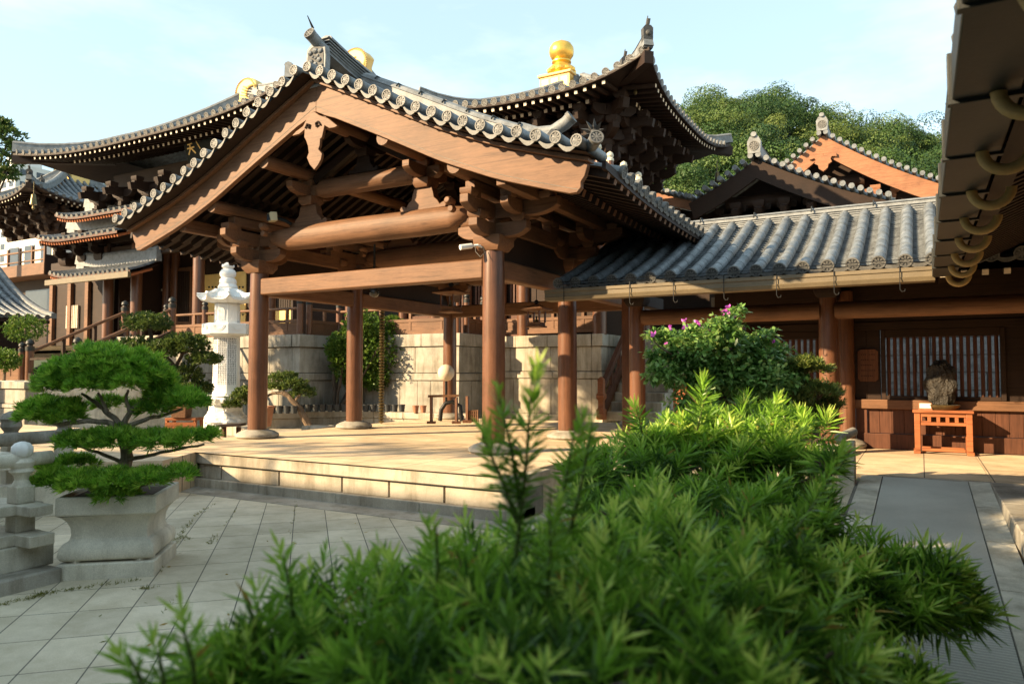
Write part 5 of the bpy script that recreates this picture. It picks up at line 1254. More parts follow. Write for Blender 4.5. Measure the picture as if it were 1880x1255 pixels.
tag(MB().sphere((t2_.x,t2_.y,.05),.22,10,6,.5).build('garden_rock','stone_grey',loc=(t2_.x,t2_.y,.035)),'low rounded grey rock beside the foot of the leaning tree','rock')
# box-shaped timber planters and stands
def planter(label,px0,px1,py0,py1,d,mat='wood_x',stand=None):
    a=at(px0,py1,d);b_=at(px1,py1,d);top=at((px0+px1)/2,py0,d).z; cx=(a.x+b_.x)/2;cy=(a.y+b_.y)/2;w=(b_-a).length/2
    t=thing('wooden_planter',label,'planter',(cx,cy,a.z)); mb=MB(); mb.lathe((cx,cy,a.z),[(w*1.05,0),(w*1.35,(top-a.z)*.9),(w*1.45,(top-a.z)*.9),(w*1.45,top-a.z),(w*1.2,top-a.z),(w*1.15,(top-a.z)*.85)],4,PI/4+YAW); mb.build('planter_box',mat,t,smooth=False,bevel=.01)
    mb=MB(); mb.lathe((cx,cy,top-.08),[(w*1.2,0),(w*.6,.05),(.01,.07)],4,PI/4+YAW); mb.build('planter_soil','soil',t)
    return (cx,cy,top)
def stand(label,px0,px1,py0,py1,d,mat):
    a=at(px0,py1,d);b_=at(px1,py1,d);top=at(px0,py0,d).z;u=(b_-a);u.z=0;L=u.length;u.normalize();w=V((-u.y,u.x,0))
    t=thing('wooden_stand',label,'stand',tuple(a)); mb=MB(); m=a+u*L/2+w*.2; mb.bar((a.x+w.x*.2,a.y+w.y*.2,top-.03),(b_.x+w.x*.2,b_.y+w.y*.2,top-.03),.46,.06); mb.build('stand_top',mat,t,bevel=.008)
    for s in (.05,.95):
        for v_ in (0.02,.38):
            p=a+u*L*s+w*v_; mb=MB(); mb.bar((p.x,p.y,a.z),(p.x,p.y,top-.06),.06,.06,(0,1,0)); mb.build('leg',mat,t)
    mb=MB(); mb.bar(a+V((0,0,.12)),b_+V((0,0,.12)),.04,.05); mb.bar(V((a.x,a.y,top-.14)),V((b_.x,b_.y,top-.14)),.04,.08); mb.build('stretcher',mat,t)
# small stone blocks, planters by the pillar
q=planter('wooden planter box under the layered cloud tree, left of the white pillar',316,350,718,766,17.2)
stand('low wooden stand under the planter of the cloud tree',303,360,767,793,17.1,'wood_orange')
cd=17.4
t=thing('cloud_tree','dark layered cloud-pruned tree with flat pads, in the planter left of the white pillar','bonsai tree',(q[0],q[1],q[2]-.05))
Q=lambda px,py,dd=0: at(px,py,cd+dd)
mb=MB(); limb(mb,[V(q)+V((0,0,-.1)),Q(322,700),Q(318,670),Q(285,640,.1),Q(275,610,.1),Q(272,592,.1)],.09,.035,8,.03,1)
limb(mb,[Q(320,680),Q(335,650),Q(350,645),Q(375,655)],.05,.02,7,.02,2); limb(mb,[Q(315,668),Q(290,655),Q(250,645),Q(225,650)],.05,.02,7,.02,3); limb(mb,[Q(324,700),Q(340,690),Q(355,695)],.04,.02,7,.02,4); limb(mb,[Q(321,695),Q(290,690),Q(265,690)],.045,.02,7,.02,5)
mb.build('trunk','bark_dark',t)
P=[];D=[];T_=[]
for px,py,rx,rz,n in ((272,592,.60,.25,900),(250,640,.66,.30,900),(215,655,.4,.22,400),(300,640,.5,.22,600),(345,632,.55,.26,800),(375,658,.42,.15,500),(330,625,.4,.2,300),(340,690,.45,.3,700),(250,692,.5,.22,500),(205,680,.4,.2,300),(300,705,.5,.2,500),(345,715,.3,.16,300),(372,712,.25,.15,250)):
    p,d=ell_shell(rng,n,tuple(Q(px,py,rng.normal()*.12)),(rx,rx*.9,rz),-.75,.45); P.append(p);D.append(d)
P=np.concatenate(P);D=np.concatenate(D)+np.array([0,0,.6]); p,d=tufts(rng,P,D,5,1.1,.06)
leaf_mesh('crown','box',t,p,d,.065,.026,np.repeat(rng.random(len(P))*.55,5)*.9+rng.random(len(p))*.25,seed=3)
q=planter('terracotta planter half hidden behind the left front pavilion column',462,498,745,783,16.,'terracotta')
a=onZ(407,802,.5); b_=onZ(447,798,.5); t=thing('low_bench','small low bench with dark top and reddish legs left of the pavilion floor','bench',(a.x,a.y,.2))
mb=MB(); mb.bar(at(402,781,14.8),at(447,779,14.8),.3,.05); mb.build('bench_top','wood_dark_shade',t,bevel=.006)
for px in (411,438): 
    mb=MB(); mb.bar(at(px,783,14.8),at(px,803,14.8),.07,.07,(0,1,0)); mb.build('leg','wood_red',t)
for px,py,w,lab in ((447,797,.28,'pale stone block beside the low bench'),(585,797,.26,'pale flat stone block at the foot of the leaning tree')):
    p=onZ(px,py,.04); tag(MB().box(p.x-w*1.4,p.x+w*1.4,p.y-w,p.y+w,.0,.26).build('stone_block','stone_warm',loc=(p.x,p.y,0),bevel=.02),lab,'stone block')
# stand, sign and globe by the third column
dd=15.6
t=thing('wooden_rack','slender brown timber rack of posts and a top rail behind the third left column','rack',tuple(at(792,776,dd)))
mb=MB(); mb.bar(at(786,727,dd),at(842,726,dd),.07,.05); mb.build('top_rail','wood_x',t)
for px in (792,838):
    mb=MB(); mb.bar(at(px,729,dd),at(px,776,dd),.05,.05,(0,1,0)); mb.bar(at(px-8,775,dd),at(px+8,775,dd),.12,.05); mb.build('post','wood_z',t)
t=thing('slender_post','single reddish post on a cross foot left of the right front column','post',tuple(at(858,774,dd)))
mb=MB(); mb.bar(at(858,727,dd),at(858,774,dd),.055,.055,(0,1,0)); mb.build('shaft','wood_z',t); mb=MB(); mb.bar(at(850,773,dd),at(866,773,dd),.2,.06); mb.build('cross_foot','wood_z',t)
p=at(869,762,dd); t=thing('lattice_sign','small square brown lattice board leaning on the floor by the right front column','sign',tuple(p))
mb=MB(); mb.bar(at(863,753,dd),at(863,774,dd),.03,.03,(0,1,0)); mb.bar(at(877,752,dd),at(877,774,dd),.03,.03,(0,1,0))
for i in range(4): mb.bar(at(863,754+6.3*i,dd),at(877,753.5+6.3*i,dd),.02,.03)
for i in range(1,4): mb.bar(at(863+3.5*i,754,dd),at(863+3.5*i,773,dd),.02,.02,(0,1,0))
mb.build('lattice','wood_x',t); mb=MB(); mb.bar(at(864,763.5,dd+.03),at(876.5,763.5,dd+.03),.01,.22); mb.build('board','wood_orange',t)
p=at(819,684,17.3); t=thing('globe_lamp','pale round globe lamp on a dark arched stand behind the third left column','lamp',(p.x,p.y,.2))
mb=MB(); mb.lathe(p,[(.02,-.20),(.11,-.17),(.18,-.09),(.2,.0),(.18,.09),(.11,.17),(.02,.2)],18); mb.build('globe','rafter_end',t)
mb=MB(); mb.tube([at(808,772,17.3),at(810,752,17.3),at(818,740,17.3),at(830,737,17.3),at(845,745,17.3),at(848,772,17.3)],.05,10); mb.tube([p+V((0,0,-.18)),at(819,741,17.3)],.03,8); mb.build('arched_stand','iron',t)
# ---------------------------------------------------------------- stone balustrades at the left
e0=onZ(0,1096,0);e1=onZ(110,1068,0); u=(e1-e0);u.normalize(); w=V((-u.y,u.x,0))   # u runs along the kerb to the right
t=thing('stone_balustrade','grey stone balustrade with a white lotus finial at the left edge of the paving','balustrade',tuple(e1))
def rbox(mb,o,a0,a1,b0,b1,z0,z1):
    q=[o+u*a0+w*b0,o+u*a1+w*b0,o+u*a1+w*b1,o+u*a0+w*b1]; mb.add([(p.x,p.y,z0) for p in q]+[(p.x,p.y,z1) for p in q],[(0,3,2,1),(4,5,6,7),(0,1,5,4),(1,2,6,5),(2,3,7,6),(3,0,4,7)])
pc=onZ(48,1040,.13)      # foot of the post on the kerb
pc=pc+w*.17
mb=MB(); rbox(mb,e1,-4,.02,.0,.9,-.02,.12); mb.build('kerb_slab','stone',t,bevel=.015)
mb=MB(); rbox(mb,pc,-4,.22,-.15,.15,.115,.32); mb.build('base_block','stone_grey',t,bevel=.012)
mb=MB(); rbox(mb,pc,-4,.12,-.12,.12,.322,.42); mb.build('lower_beam','stone_grey',t,bevel=.01)
mb=MB(); rbox(mb,pc,-.11,.11,-.34,.42,.321,.419); mb.build('cross_beam','stone_grey',t,bevel=.01)
mb=MB(); rbox(mb,pc,-4,.14,-.11,.11,.57,.655); mb.build('middle_beam','stone_grey',t,bevel=.01)
mb=MB(); rbox(mb,pc,-.10,.10,-.32,.46,.571,.654); mb.build('cross_beam','stone_grey',t,bevel=.01)
for dx in (0,-1.25,-2.5):
    mb=MB(); rbox(mb,pc,dx-.085,dx+.085,-.085,.085,.42,.569); mb.build('post_block','stone_grey',t,bevel=.008); mb=MB(); rbox(mb,pc,dx-.08,dx+.08,-.08,.08,.656,.80); q=mb.build('balustrade_post','stone_grey',t,bevel=.008)
    c_=pc+u*dx
    mb=MB(); mb.lathe((c_.x,c_.y,.80),[(.08,0),(.055,.05),(.065,.09),(.10,.12),(.085,.15),(.10,.17),(.105,.2),(.08,.225),(.055,.235)],20); mb.build('post_neck','stone_grey',q)
    mb=MB(); rows=[[V((c_.x+rr_*(1+.05*math.cos(8*a))*math.cos(a),c_.y+rr_*(1+.05*math.cos(8*a))*math.sin(a),1.035+z_)) for a in [2*PI*j/48 for j in range(49)]] for rr_,z_ in ((.04,0),(.07,.02),(.088,.055),(.085,.09),(.06,.12),(.02,.135))]; mb.grid(rows); mb.add(rows[-1][:-1],[tuple(range(48))]); mb.build('lotus_finial','white',q)
mb=MB(); o=pc+V((0,0,.885)); mb.tube([o-u*4,o+u*.26],.058,16); mb.build('round_rail','stone_grey',t)
mb=MB(); mb.tube([o+w*.05,o+w*3.1+V((0,0,0))],.056,16); mb.build('round_rail','stone_grey',t)
mb=MB(); rbox(mb,pc,-.11,.11,.42,3.2,.3215,.41); rbox(mb,pc,-.10,.10,.46,3.2,.5715,.65); rbox(mb,pc,-.13,.13,.15,3.3,.02,.30); mb.build('return_beams','stone_grey',t,bevel=.01); t.scale=(.88,.88,.94)
fp=onZ(115,878,.5); 
t=thing('stone_balustrade','far low stone balustrade with a round rail behind the big potted pine','balustrade',tuple(onZ(120,870,.5)))
A=at(150,797,8.6);B=at(-60,812,8.0); mb=MB(); mb.tube([A,B],.075,14); mb.build('round_rail','stone',t)
A=at(160,838,8.6);B=at(-60,860,8.0); mb=MB(); mb.bar(A,B,.22,.11); mb.build('middle_beam','stone_grey',t,bevel=.01)
A=at(160,905,8.7);B=at(-60,930,8.1); mb=MB(); mb.bar(A,B,.26,.40); mb.build('base_block','stone_grey',t,bevel=.01)
for px,py in ((118,800),(20,808)):
    p=at(px,py,8.45); mb=MB(); mb.bar((p.x,p.y,p.z+.02),(p.x,p.y,.35),.15,.15,(0,1,0)); q=mb.build('balustrade_post','stone_grey',t,bevel=.01)
    mb=MB(); mb.lathe((p.x,p.y,p.z),[(.06,0),(.09,.06),(.07,.1),(.11,.16),(.10,.22),(.12,.25),(.08,.31),(.02,.34)],16); mb.build('lotus_finial','stone',q)
# ---------------------------------------------------------------- big potted pine
e=onZ(287,1059,0); f_=onZ(313,1006,0); g_=onZ(108,1068,0)
u=(e-g_).normalized(); w=V((-u.y,u.x,0)); s=.78; o=e-u*(s/2)+w*(s/2)
t=thing('stone_planter','large grey stone planter with a waisted body and flaring rim on a low plinth','planter',(o.x,o.y,0))
def sq(mb,prof,corner=.0):
    rows=[]
    for h,z in prof:
        h=h*.93; rows.append([o+u*(a*h)+w*(b*h)+V((0,0,z)) for a,b in ((-1,-1),(1,-1),(1,1),(-1,1),(-1,-1))])
    mb.grid(rows)
    mb.add(rows[0][:-1],[(3,2,1,0)])
mb=MB(); sq(mb,[(s/2,-.02),(s/2,.125),(.05,.126)]); mb.build('plinth','stone_grey',t,smooth=False,bevel=.012)
mb=MB(); sq(mb,[(.34,.14),(.37,.15),(.385,.19),(.375,.25),(.345,.285),(.315,.30),(.305,.34),(.31,.40),(.33,.45),(.365,.49),(.39,.505),(.40,.51),(.40,.655),(.36,.657),(.35,.60)]); mb.build('planter_body','stone_grey',t,bevel=.012,ang=40)
for a in (-1,1):
    for b in (-1,1): mb=MB(); c_=o+u*(a*.24)+w*(b*.24); mb.box(c_.x-.07,c_.x+.07,c_.y-.07,c_.y+.07,.12,.16); mb.build('foot','stone_grey',t)
mb=MB(); sq(mb,[(.365,.60),(.36,.625),(.2,.645),(.02,.66)]); mb.build('planter_soil','soil',t)
pd=(o-EYE).dot(_F); Q=lambda px,py,dd=0: at(px,py,pd+dd)
t=thing('potted_pine','large green pine bonsai with flat spreading pads, growing in the grey stone planter','bonsai tree',(o.x,o.y,.62))
mb=MB(); limb(mb,[Q(236,925),Q(228,870),Q(233,830),Q(224,795),Q(226,775)],0.0638,0.0385,10,.012,1)
limb(mb,[Q(226,790),Q(200,776),Q(160,772,-.1),Q(100,778,-.1),Q(75,765,-.1)],0.0310,0.0140,8,.012,2)
limb(mb,[Q(226,778),Q(240,755),Q(262,735,.1),Q(270,715,.1)],0.0279,0.0126,8,.01,3); limb(mb,[Q(222,778),Q(195,755,.1),Q(170,735,.1),Q(150,722,.1)],0.0279,0.0112,8,.01,4)
limb(mb,[Q(196,757),Q(190,740),Q(180,720)],0.0186,0.0098,7,.01,5); limb(mb,[Q(240,756),Q(232,735),Q(235,715)],0.0186,0.0098,7,.01,6); limb(mb,[Q(226,785),Q(265,770),Q(300,762,.1),Q(335,750,.1)],0.0248,0.0112,7,.01,7)
limb(mb,[Q(228,845),Q(260,838,-.05),Q(310,828,-.1),Q(375,815,-.1)],0.0217,0.0098,7,.01,8); limb(mb,[Q(230,850),Q(180,830,-.1),Q(130,815,-.1)],0.0186,0.0098,7,.01,9); limb(mb,[Q(232,895),Q(180,890,-.2),Q(110,880,-.2)],0.0186,0.0084,7,.01,10); limb(mb,[Q(234,895),Q(280,885,-.2),Q(330,872,-.2)],0.0186,0.0084,7,.01,11)
mb.build('trunk','bark_pale',t,ang=60)
rng=np.random.default_rng(21); P=[];D=[]
m_=pd/F_
for px,py,rx,ry,n,dd in ((285,752,34,12,88,.1),(120,768,30,10,75,-.1),(190,679,71,44,455,0),(128,694,50,37,288,0),(252,684,54,39,304,0),(195,658,54,21,202,.1),(90,706,26,28,118,.1),(300,699,24,20,85,.1),(160,709,37,17,118,-.15),(230,706,39,17,118,-.15),(88,755,45,23,236,-.1),(52,766,19,14,68,-.1),(130,752,28,15,92,-.1),(338,738,39,23,202,.1),(296,728,30,21,118,.1),(368,742,17,10,44,.1),(200,742,37,12,61,.3),(262,748,28,10,50,.3),
    (150,812,48,17,202,-.1),(215,810,54,21,236,-.1),(285,812,50,18,202,-.1),(345,806,37,15,118,-.1),(385,799,15,9,38,-.1),(140,850,39,12,101,.1),(82,858,24,9,44,.1),(98,885,35,18,152,-.2),(150,888,43,21,202,-.3),(215,884,45,20,185,-.3),(275,880,39,17,152,-.3),(330,870,24,12,68,-.3),(215,908,43,10,85,-.25)):
    p,d=ell_shell(rng,n,tuple(Q(px,py,dd)),(rx*m_,rx*m_*.85,ry*m_*1.05),-.45,.55); P.append(p);D.append(d)
P=np.concatenate(P);D=np.concatenate(D)*.8+np.array([0,0,.8]); k=18; p,d=tufts(rng,P,D,k,1.1,.02,.05)
leaf_mesh('needle_pads','pine',t,p,d,.050+.03*rng.random(len(p)),.0085,np.repeat(.12+rng.random(len(P))*.6,k)+rng.random(len(p))*.3-.1,seed=4)
# ---------------------------------------------------------------- flowering and clipped shrubs
bd_=7.0; m_=bd_/F_; Q=lambda px,py,dd=0: at(px,py,bd_+dd)
b=Q(1330,800); t=thing('bougainvillea','leafy bougainvillea with pink flowers in front of the corridor wall','flowering shrub',(b.x,b.y,0))
mb=MB(); f0=V((b.x,b.y,-.05)); limb(mb,[f0,Q(1325,830),Q(1335,760),Q(1320,700),Q(1322,650),Q(1335,590)],.06,.012,8,.015,1)
for i,(px,py) in enumerate(((1250,650),(1205,690),(1390,660),(1420,640),(1290,600),(1255,600),(1400,710),(1345,600),(1200,625))): limb(mb,[Q(1328,740-6*i),Q((1328+px)/2,(715+py)/2,.15*math.sin(i*2)),Q(px,py,.25*math.sin(i*3))],.028,.006,6,.02,i+3)
mb.build('stems','bark',t)
rng=np.random.default_rng(31); P=[];D=[]
for px,py,rx,ry,n in ((1300,650,85,35,520),(1250,640,40,30,200),(1330,605,35,28,200),(1225,625,28,22,110),(1215,685,32,18,110),(1260,690,40,22,170),(1375,660,60,30,330),(1420,650,35,25,150),(1350,640,60,30,300),(1330,690,60,25,280),(1400,700,60,28,330),(1280,610,30,18,100),(1400,615,30,12,45),(1195,615,12,8,20),(1350,570,15,10,25),(1350,740,70,35,300),(1420,740,50,30,200),(1275,740,50,35,200),(1450,684,34,18,110),(1440,720,40,20,120),(1465,745,36,18,90),(1205,655,22,14,60)):
    p,d=ell_shell(rng,n,tuple(Q(px,py,rng.normal()*.12)),(rx*m_,rx*m_*.8,ry*m_),-1,.3); P.append(p);D.append(d)
P=np.concatenate(P);D=np.concatenate(D)*.6+np.array([0,0,.1]); p,d=tufts(rng,P,D,4,1.4,.05,.4)
leaf_mesh('leaves','bougain',t,p,d,.045+.02*rng.random(len(p)),.034,np.repeat(rng.random(len(P))*.5,4)+rng.random(len(p))*.45,up=np.array([0,0,1.]),bend=.5,seed=5)
P=np.array([tuple(Q(px,py,-.25+.1*rng.normal())) for px,py in ((1329,571),(1333,573),(1339,564),(1339,577),(1330,583),(1348,582),(1257,590),(1256,601),(1285,595),(1281,592),(1229,604),(1197,616),(1200,614),(1321,595),(1354,599),(1347,608),(1340,606),(1367,603),(1339,624),(1341,642),(1420,630),(1224,633),(1303,611))])
for i,q_ in enumerate(P): p,d=tufts(rng,q_[None],np.array([[-.2,-.5,.6]]),5,1.2,.030,.3); leaf_mesh('pink_flower','petal',t,p,d,.033,.026,rng.random(len(p)),seed=60+i)
bd_=6.9
b=Q(1490,800); t=thing('small_layered_shrub','small light green layered shrub at the right of the bougainvillea, before the brown column','shrub',(b.x,b.y,0))
mb=MB(); limb(mb,[(b.x,b.y,-.05),Q(1492,830),Q(1500,790),Q(1488,760),Q(1498,725),Q(1480,690),Q(1475,675)],.045,.015,8,.02,1)
for i,(px,py) in enumerate(((1520,720),(1455,750),(1525,755),(1450,700))): limb(mb,[Q(1494,745-8*i),Q((1494+px)/2,(735+py)/2),Q(px,py)],.02,.006,6,.01,i)
mb.build('stems','bark',t); P=[];D=[]
for px,py,rx,ry,n in ((1478,668,32,13,170),(1500,678,26,10,90),(1465,680,26,10,90),(1500,715,42,17,200),(1455,735,40,20,180),(1520,740,28,16,120),(1490,755,45,18,180),(1450,770,30,20,120),(1510,775,32,14,120),(1525,722,22,12,80)):
    p,d=ell_shell(rng,n,tuple(Q(px,py,rng.normal()*.08)),(rx*m_,rx*m_*.8,ry*m_),-.6,.4); P.append(p);D.append(d)
P=np.concatenate(P);D=np.concatenate(D)*.5+np.array([0,0,.7]); p,d=tufts(rng,P,D,9,1.1,.04,.25)
leaf_mesh('leaves','box',t,p,d,.042,.010,np.repeat(.2+rng.random(len(P))*.6,9)+rng.random(len(p))*.25,seed=7)
p0=onY(1237,690,11.85);p1=onY(1261,690,11.85)
tag(MB().box(p0.x,p1.x,11.8,11.95,.494,p0.z).build('timber_post','wood_orange',loc=(p0.x,11.85,.494),bevel=.008),'short orange timber post in the dark doorway behind the bougainvillea','post')
# ---------------------------------------------------------------- podocarpus shrubs in the foreground
def shoots(rng,P,D,Ls,k,LL,fresh,inner=None):
    inner=np.ones(len(P)) if inner is None else inner
    n=len(P); D,A,B=basis(D); f=np.linspace(.08,1,k)[None,:]+rng.normal(size=(n,k))*.012
    az=np.arange(k)[None,:]*2.39996+rng.random((n,1))*6.28
    th=np.radians(72-46*np.clip(f,0,1)**1.9)+rng.normal(size=(n,k))*.10
    curve=rng.normal(size=(n,1,3))*.10*np.minimum(Ls,.13)[:,None,None]
    pos=P[:,None]+D[:,None]*(f*Ls[:,None])[...,None]+curve*(f**2)[...,None]
    rad=A[:,None]*np.cos(az)[...,None]+B[:,None]*np.sin(az)[...,None]
    d=D[:,None]*np.cos(th)[...,None]+rad*np.sin(th)[...,None]+np.array([0,0,.12])
    L=LL*(.75+.35*np.sin(np.pi*np.clip(f,0,1)**.8))*(.62+.55*rng.random((n,k)))*(.8+.4*rng.random((n,1)))
    tone=np.clip((.05+.34*f**1.5)*(.35+.65*inner[:,None])+fresh[:,None]*(.30+.42*np.clip(f,0,1)**3)+rng.normal(size=(n,k))*.07,0,1)  # inner shoots get a darker colour for the shade inside the bush
    return pos.reshape(-1,3),d.reshape(-1,3),L.ravel(),tone.ravel()
def podo(label,lobes,singles,trunk,seed,LL=.120,LW=.0120,DENS=.56,LS=1.0,name='podocarpus_shrub'):
    rng=np.random.default_rng(seed); g0=V(trunk[0]); t=thing(name,label,'shrub',(g0.x,g0.y,0))
    P=[];D=[];Ls=[];FR=[]
    cs=[]
    for px,py,d_,rx,rz,n in lobes:
        c=at(px,py,d_); cs.append((c,rx,rz))
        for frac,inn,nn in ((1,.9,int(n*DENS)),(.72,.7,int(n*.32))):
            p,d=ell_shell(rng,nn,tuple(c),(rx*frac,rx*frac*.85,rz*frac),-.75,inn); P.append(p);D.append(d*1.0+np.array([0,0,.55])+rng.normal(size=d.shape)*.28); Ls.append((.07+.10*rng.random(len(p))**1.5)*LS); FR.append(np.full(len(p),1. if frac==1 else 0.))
    P=np.concatenate(P);D=np.concatenate(D);Ls=np.concatenate(Ls)
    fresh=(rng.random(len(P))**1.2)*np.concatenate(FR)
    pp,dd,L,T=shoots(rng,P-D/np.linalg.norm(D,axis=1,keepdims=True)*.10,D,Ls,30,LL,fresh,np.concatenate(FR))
    st=MB(); gs=MB()
    for px,py,d_,qx,qy in singles:
        a=at(px,py,d_);b=at(qx,qy,d_*.98); gs.tube([a,a.lerp(b,.5)+V((.004,.003,0)),b],[.0055,.004,.002],6)
        P1=np.array([tuple(a)]);D1=np.array([tuple(b-a)]); ln=(b-a).length; k=int(ln/.0034)
        x=shoots(rng,P1,D1,np.array([ln]),k,LL*.82,np.array([.45])); pp=np.concatenate([pp,x[0]]);dd=np.concatenate([dd,x[1]]);L=np.concatenate([L,x[2]]);T=np.concatenate([T,x[3]])
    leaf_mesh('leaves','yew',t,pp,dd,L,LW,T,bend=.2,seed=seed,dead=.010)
    for i,(c,rx,rz) in enumerate(cs):
        m=g0.lerp(c,.5)+V((.1*math.sin(i*2.1),.1*math.cos(i*1.7),-.12)); limb(st,[g0+V((.05*math.sin(i),.05*math.cos(i),-.05)),m,c],.035,.008,7,.02,i)
        for j in range(7):
            a=j*.9+i; e=c+V((rx*.8*math.cos(a),rx*.7*math.sin(a),rz*(.5*math.sin(j*2.3)+.15))); limb(st,[c.lerp(m,.3),c.lerp(e,.5)+V((0,0,-.03)),e],.012,.004,5,.01,j)
    st.build('stems','bark_dark',t,extra=(gs,'green_stem')); return t
g1=at(1330,1000,3.9); 
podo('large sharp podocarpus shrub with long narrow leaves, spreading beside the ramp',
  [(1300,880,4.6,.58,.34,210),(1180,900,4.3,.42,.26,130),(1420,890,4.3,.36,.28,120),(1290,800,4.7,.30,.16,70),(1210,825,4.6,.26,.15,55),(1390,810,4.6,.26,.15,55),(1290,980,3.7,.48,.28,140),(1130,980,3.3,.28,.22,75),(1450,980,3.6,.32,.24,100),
   (1600,1060,3.2,.16,.12,50),(1690,1075,3.1,.17,.13,70),(1755,1110,3.1,.12,.09,45),(1660,1120,3.0,.18,.10,60),(1560,1090,3.0,.18,.16,60),(1640,1250,2.7,.14,.06,36),(1080,870,4.0,.14,.14,26),(1520,850,3.7,.08,.05,9),(1400,792,5.4,.42,.24,80),(1475,806,5.2,.30,.20,46),(1330,790,5.6,.40,.22,66)],  # rearmost lobes are added to cast shade on the ramp
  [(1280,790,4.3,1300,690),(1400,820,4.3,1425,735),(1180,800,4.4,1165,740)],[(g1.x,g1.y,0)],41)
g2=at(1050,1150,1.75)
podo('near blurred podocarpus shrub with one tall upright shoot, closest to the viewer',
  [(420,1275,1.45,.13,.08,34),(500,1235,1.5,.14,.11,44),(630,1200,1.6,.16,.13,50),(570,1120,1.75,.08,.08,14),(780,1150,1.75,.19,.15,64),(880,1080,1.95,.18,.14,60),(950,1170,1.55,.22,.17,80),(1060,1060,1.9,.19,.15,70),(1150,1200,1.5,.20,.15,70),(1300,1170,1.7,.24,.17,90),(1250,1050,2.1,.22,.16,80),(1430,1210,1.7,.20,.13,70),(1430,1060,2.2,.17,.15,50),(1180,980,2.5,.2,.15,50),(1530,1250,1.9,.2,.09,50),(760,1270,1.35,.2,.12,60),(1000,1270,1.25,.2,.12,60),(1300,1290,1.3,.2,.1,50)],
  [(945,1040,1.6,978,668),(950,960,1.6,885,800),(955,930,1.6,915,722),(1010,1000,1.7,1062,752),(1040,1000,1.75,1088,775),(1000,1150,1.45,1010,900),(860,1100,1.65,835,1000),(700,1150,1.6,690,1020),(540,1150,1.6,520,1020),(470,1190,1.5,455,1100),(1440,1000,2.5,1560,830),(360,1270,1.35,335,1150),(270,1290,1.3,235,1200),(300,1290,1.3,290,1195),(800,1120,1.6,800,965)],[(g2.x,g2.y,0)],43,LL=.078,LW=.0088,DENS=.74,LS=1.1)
# weeds along the kerbs and in the paving joints
rng=np.random.default_rng(51); P=[]
for (a,b,n,w) in (((60,1093),(250,1066),160,.02),((0,1112),(90,1090),120,.025),((288,1052),(318,1005),60,.015),((318,1000),(352,955),120,.02),((356,948),(395,925),60,.015),((330,985),(350,990),40,.03),((395,985),(385,1000),50,.02),((255,1082),(290,1078),40,.015),((545,920),(532,985),30,.008),((295,1130),(330,1090),14,.006),((440,925),(400,985),24,.008)):
    A=onZ(*a,.0);B=onZ(*b,.0); f=rng.random((n,1))**1.2; f=f[:n//2]; n=n//2; P.append(np.array(tuple(A))*(1-f)+np.array(tuple(B))*f+np.c_[rng.normal(size=(n,2))*w,np.zeros(n)])
P=np.concatenate(P); p,d=tufts(rng,P,np.tile([[0,0,1.]],(len(P),1)),4,1.2,.02); p[:,2]=.003
o=leaf_mesh('joint_weeds','weed',None,p,d,.010+.024*rng.random(len(p)),.004,rng.random(len(p)),seed=8,loc=(0,0,0)); o['kind']='stuff'
P=np.array([[*tuple(onZ(300+560*rng.random(),930+150*rng.random(),0))[:2],.004] for i in range(26)]+[[*tuple(onZ(120+300*rng.random(),1080+150*rng.random(),0))[:2],.004] for i in range(12)])
p,d=tufts(rng,P,np.tile([[1.,.3,.05]],(len(P),1)),1,1.5,.02); d[:,2]=np.abs(d[:,2])*.15
o=leaf_mesh('leaf_litter','weed',None,p,d,.03+.03*rng.random(len(p)),.014,rng.random(len(p)),up=np.array([0,0,1.]),seed=12,loc=(0,0,0),dead=.6); o['kind']='stuff'
# ivy-like shrub by the landing, left edge
for px,py,d_,r_,lab,mt in ((45,603,24,.62,'leafy green shrub behind the stair railing at the left','round'),(8,660,20.6,.4,'feathery yellow green plant spilling at the left edge of the picture','round')):
    c=at(px,py,d_); t=thing('garden_shrub',lab,'shrub',(c.x,c.y,1.4)); P,D=ell_shell(rng,520,tuple(c),(r_*1.3,r_,r_*.75),-1,.4); p,d=tufts(rng,P,D+np.array([0,0,.4]),6,1.1,.07); leaf_mesh('leaves',mt,t,p,d,.08,.03,np.repeat(rng.random(len(P))*.6,6)+rng.random(len(p))*.3,seed=9)
    mb=MB(); limb(mb,[(c.x,c.y,1.38),(c.x+.05,c.y,c.z-.2),(c.x,c.y,c.z+.1)],.05,.02,7); mb.build('stem','bark',t)
# ---------------------------------------------------------------- trees behind the roofs
def tree(name,label,base,top,crowns,seed,mat='forest',leaf=.3,per=260,group=None,k=5,tonek=.5):
    rng=np.random.default_rng(seed); b=V(base); t=thing(name,label,'tree',tuple(b),group); mb=MB(); limb(mb,[b,b.lerp(V(top),.5)+V((.2,.1,0)),top],.32,.10,8,.05,seed)
    P=[];D=[]
    for c,r_ in crowns:
        limb(mb,[b.lerp(V(top),.6),(b.lerp(V(top),.6)).lerp(V(c),.6)+V((0,0,-.3)),c],.12,.03,6,.05,seed)
        p,d=ell_shell(rng,per,tuple(c),(r_,r_*.9,r_*.6),-.9,.35); P.append(p);D.append(d)
    mb.build('trunk','bark_dark',t); P=np.concatenate(P);D=np.concatenate(D)+np.array([0,0,.4]); p,d=tufts(rng,P,D,k,1.1,leaf)
    leaf_mesh('crown',mat,t,p,d,leaf*(.7+.5*rng.random(len(p))),leaf*.42,np.repeat(rng.random(len(P))*.6,k)+rng.random(len(p))*tonek-.05,seed=seed)
T=lambda px,py,d:at(px,py,d)
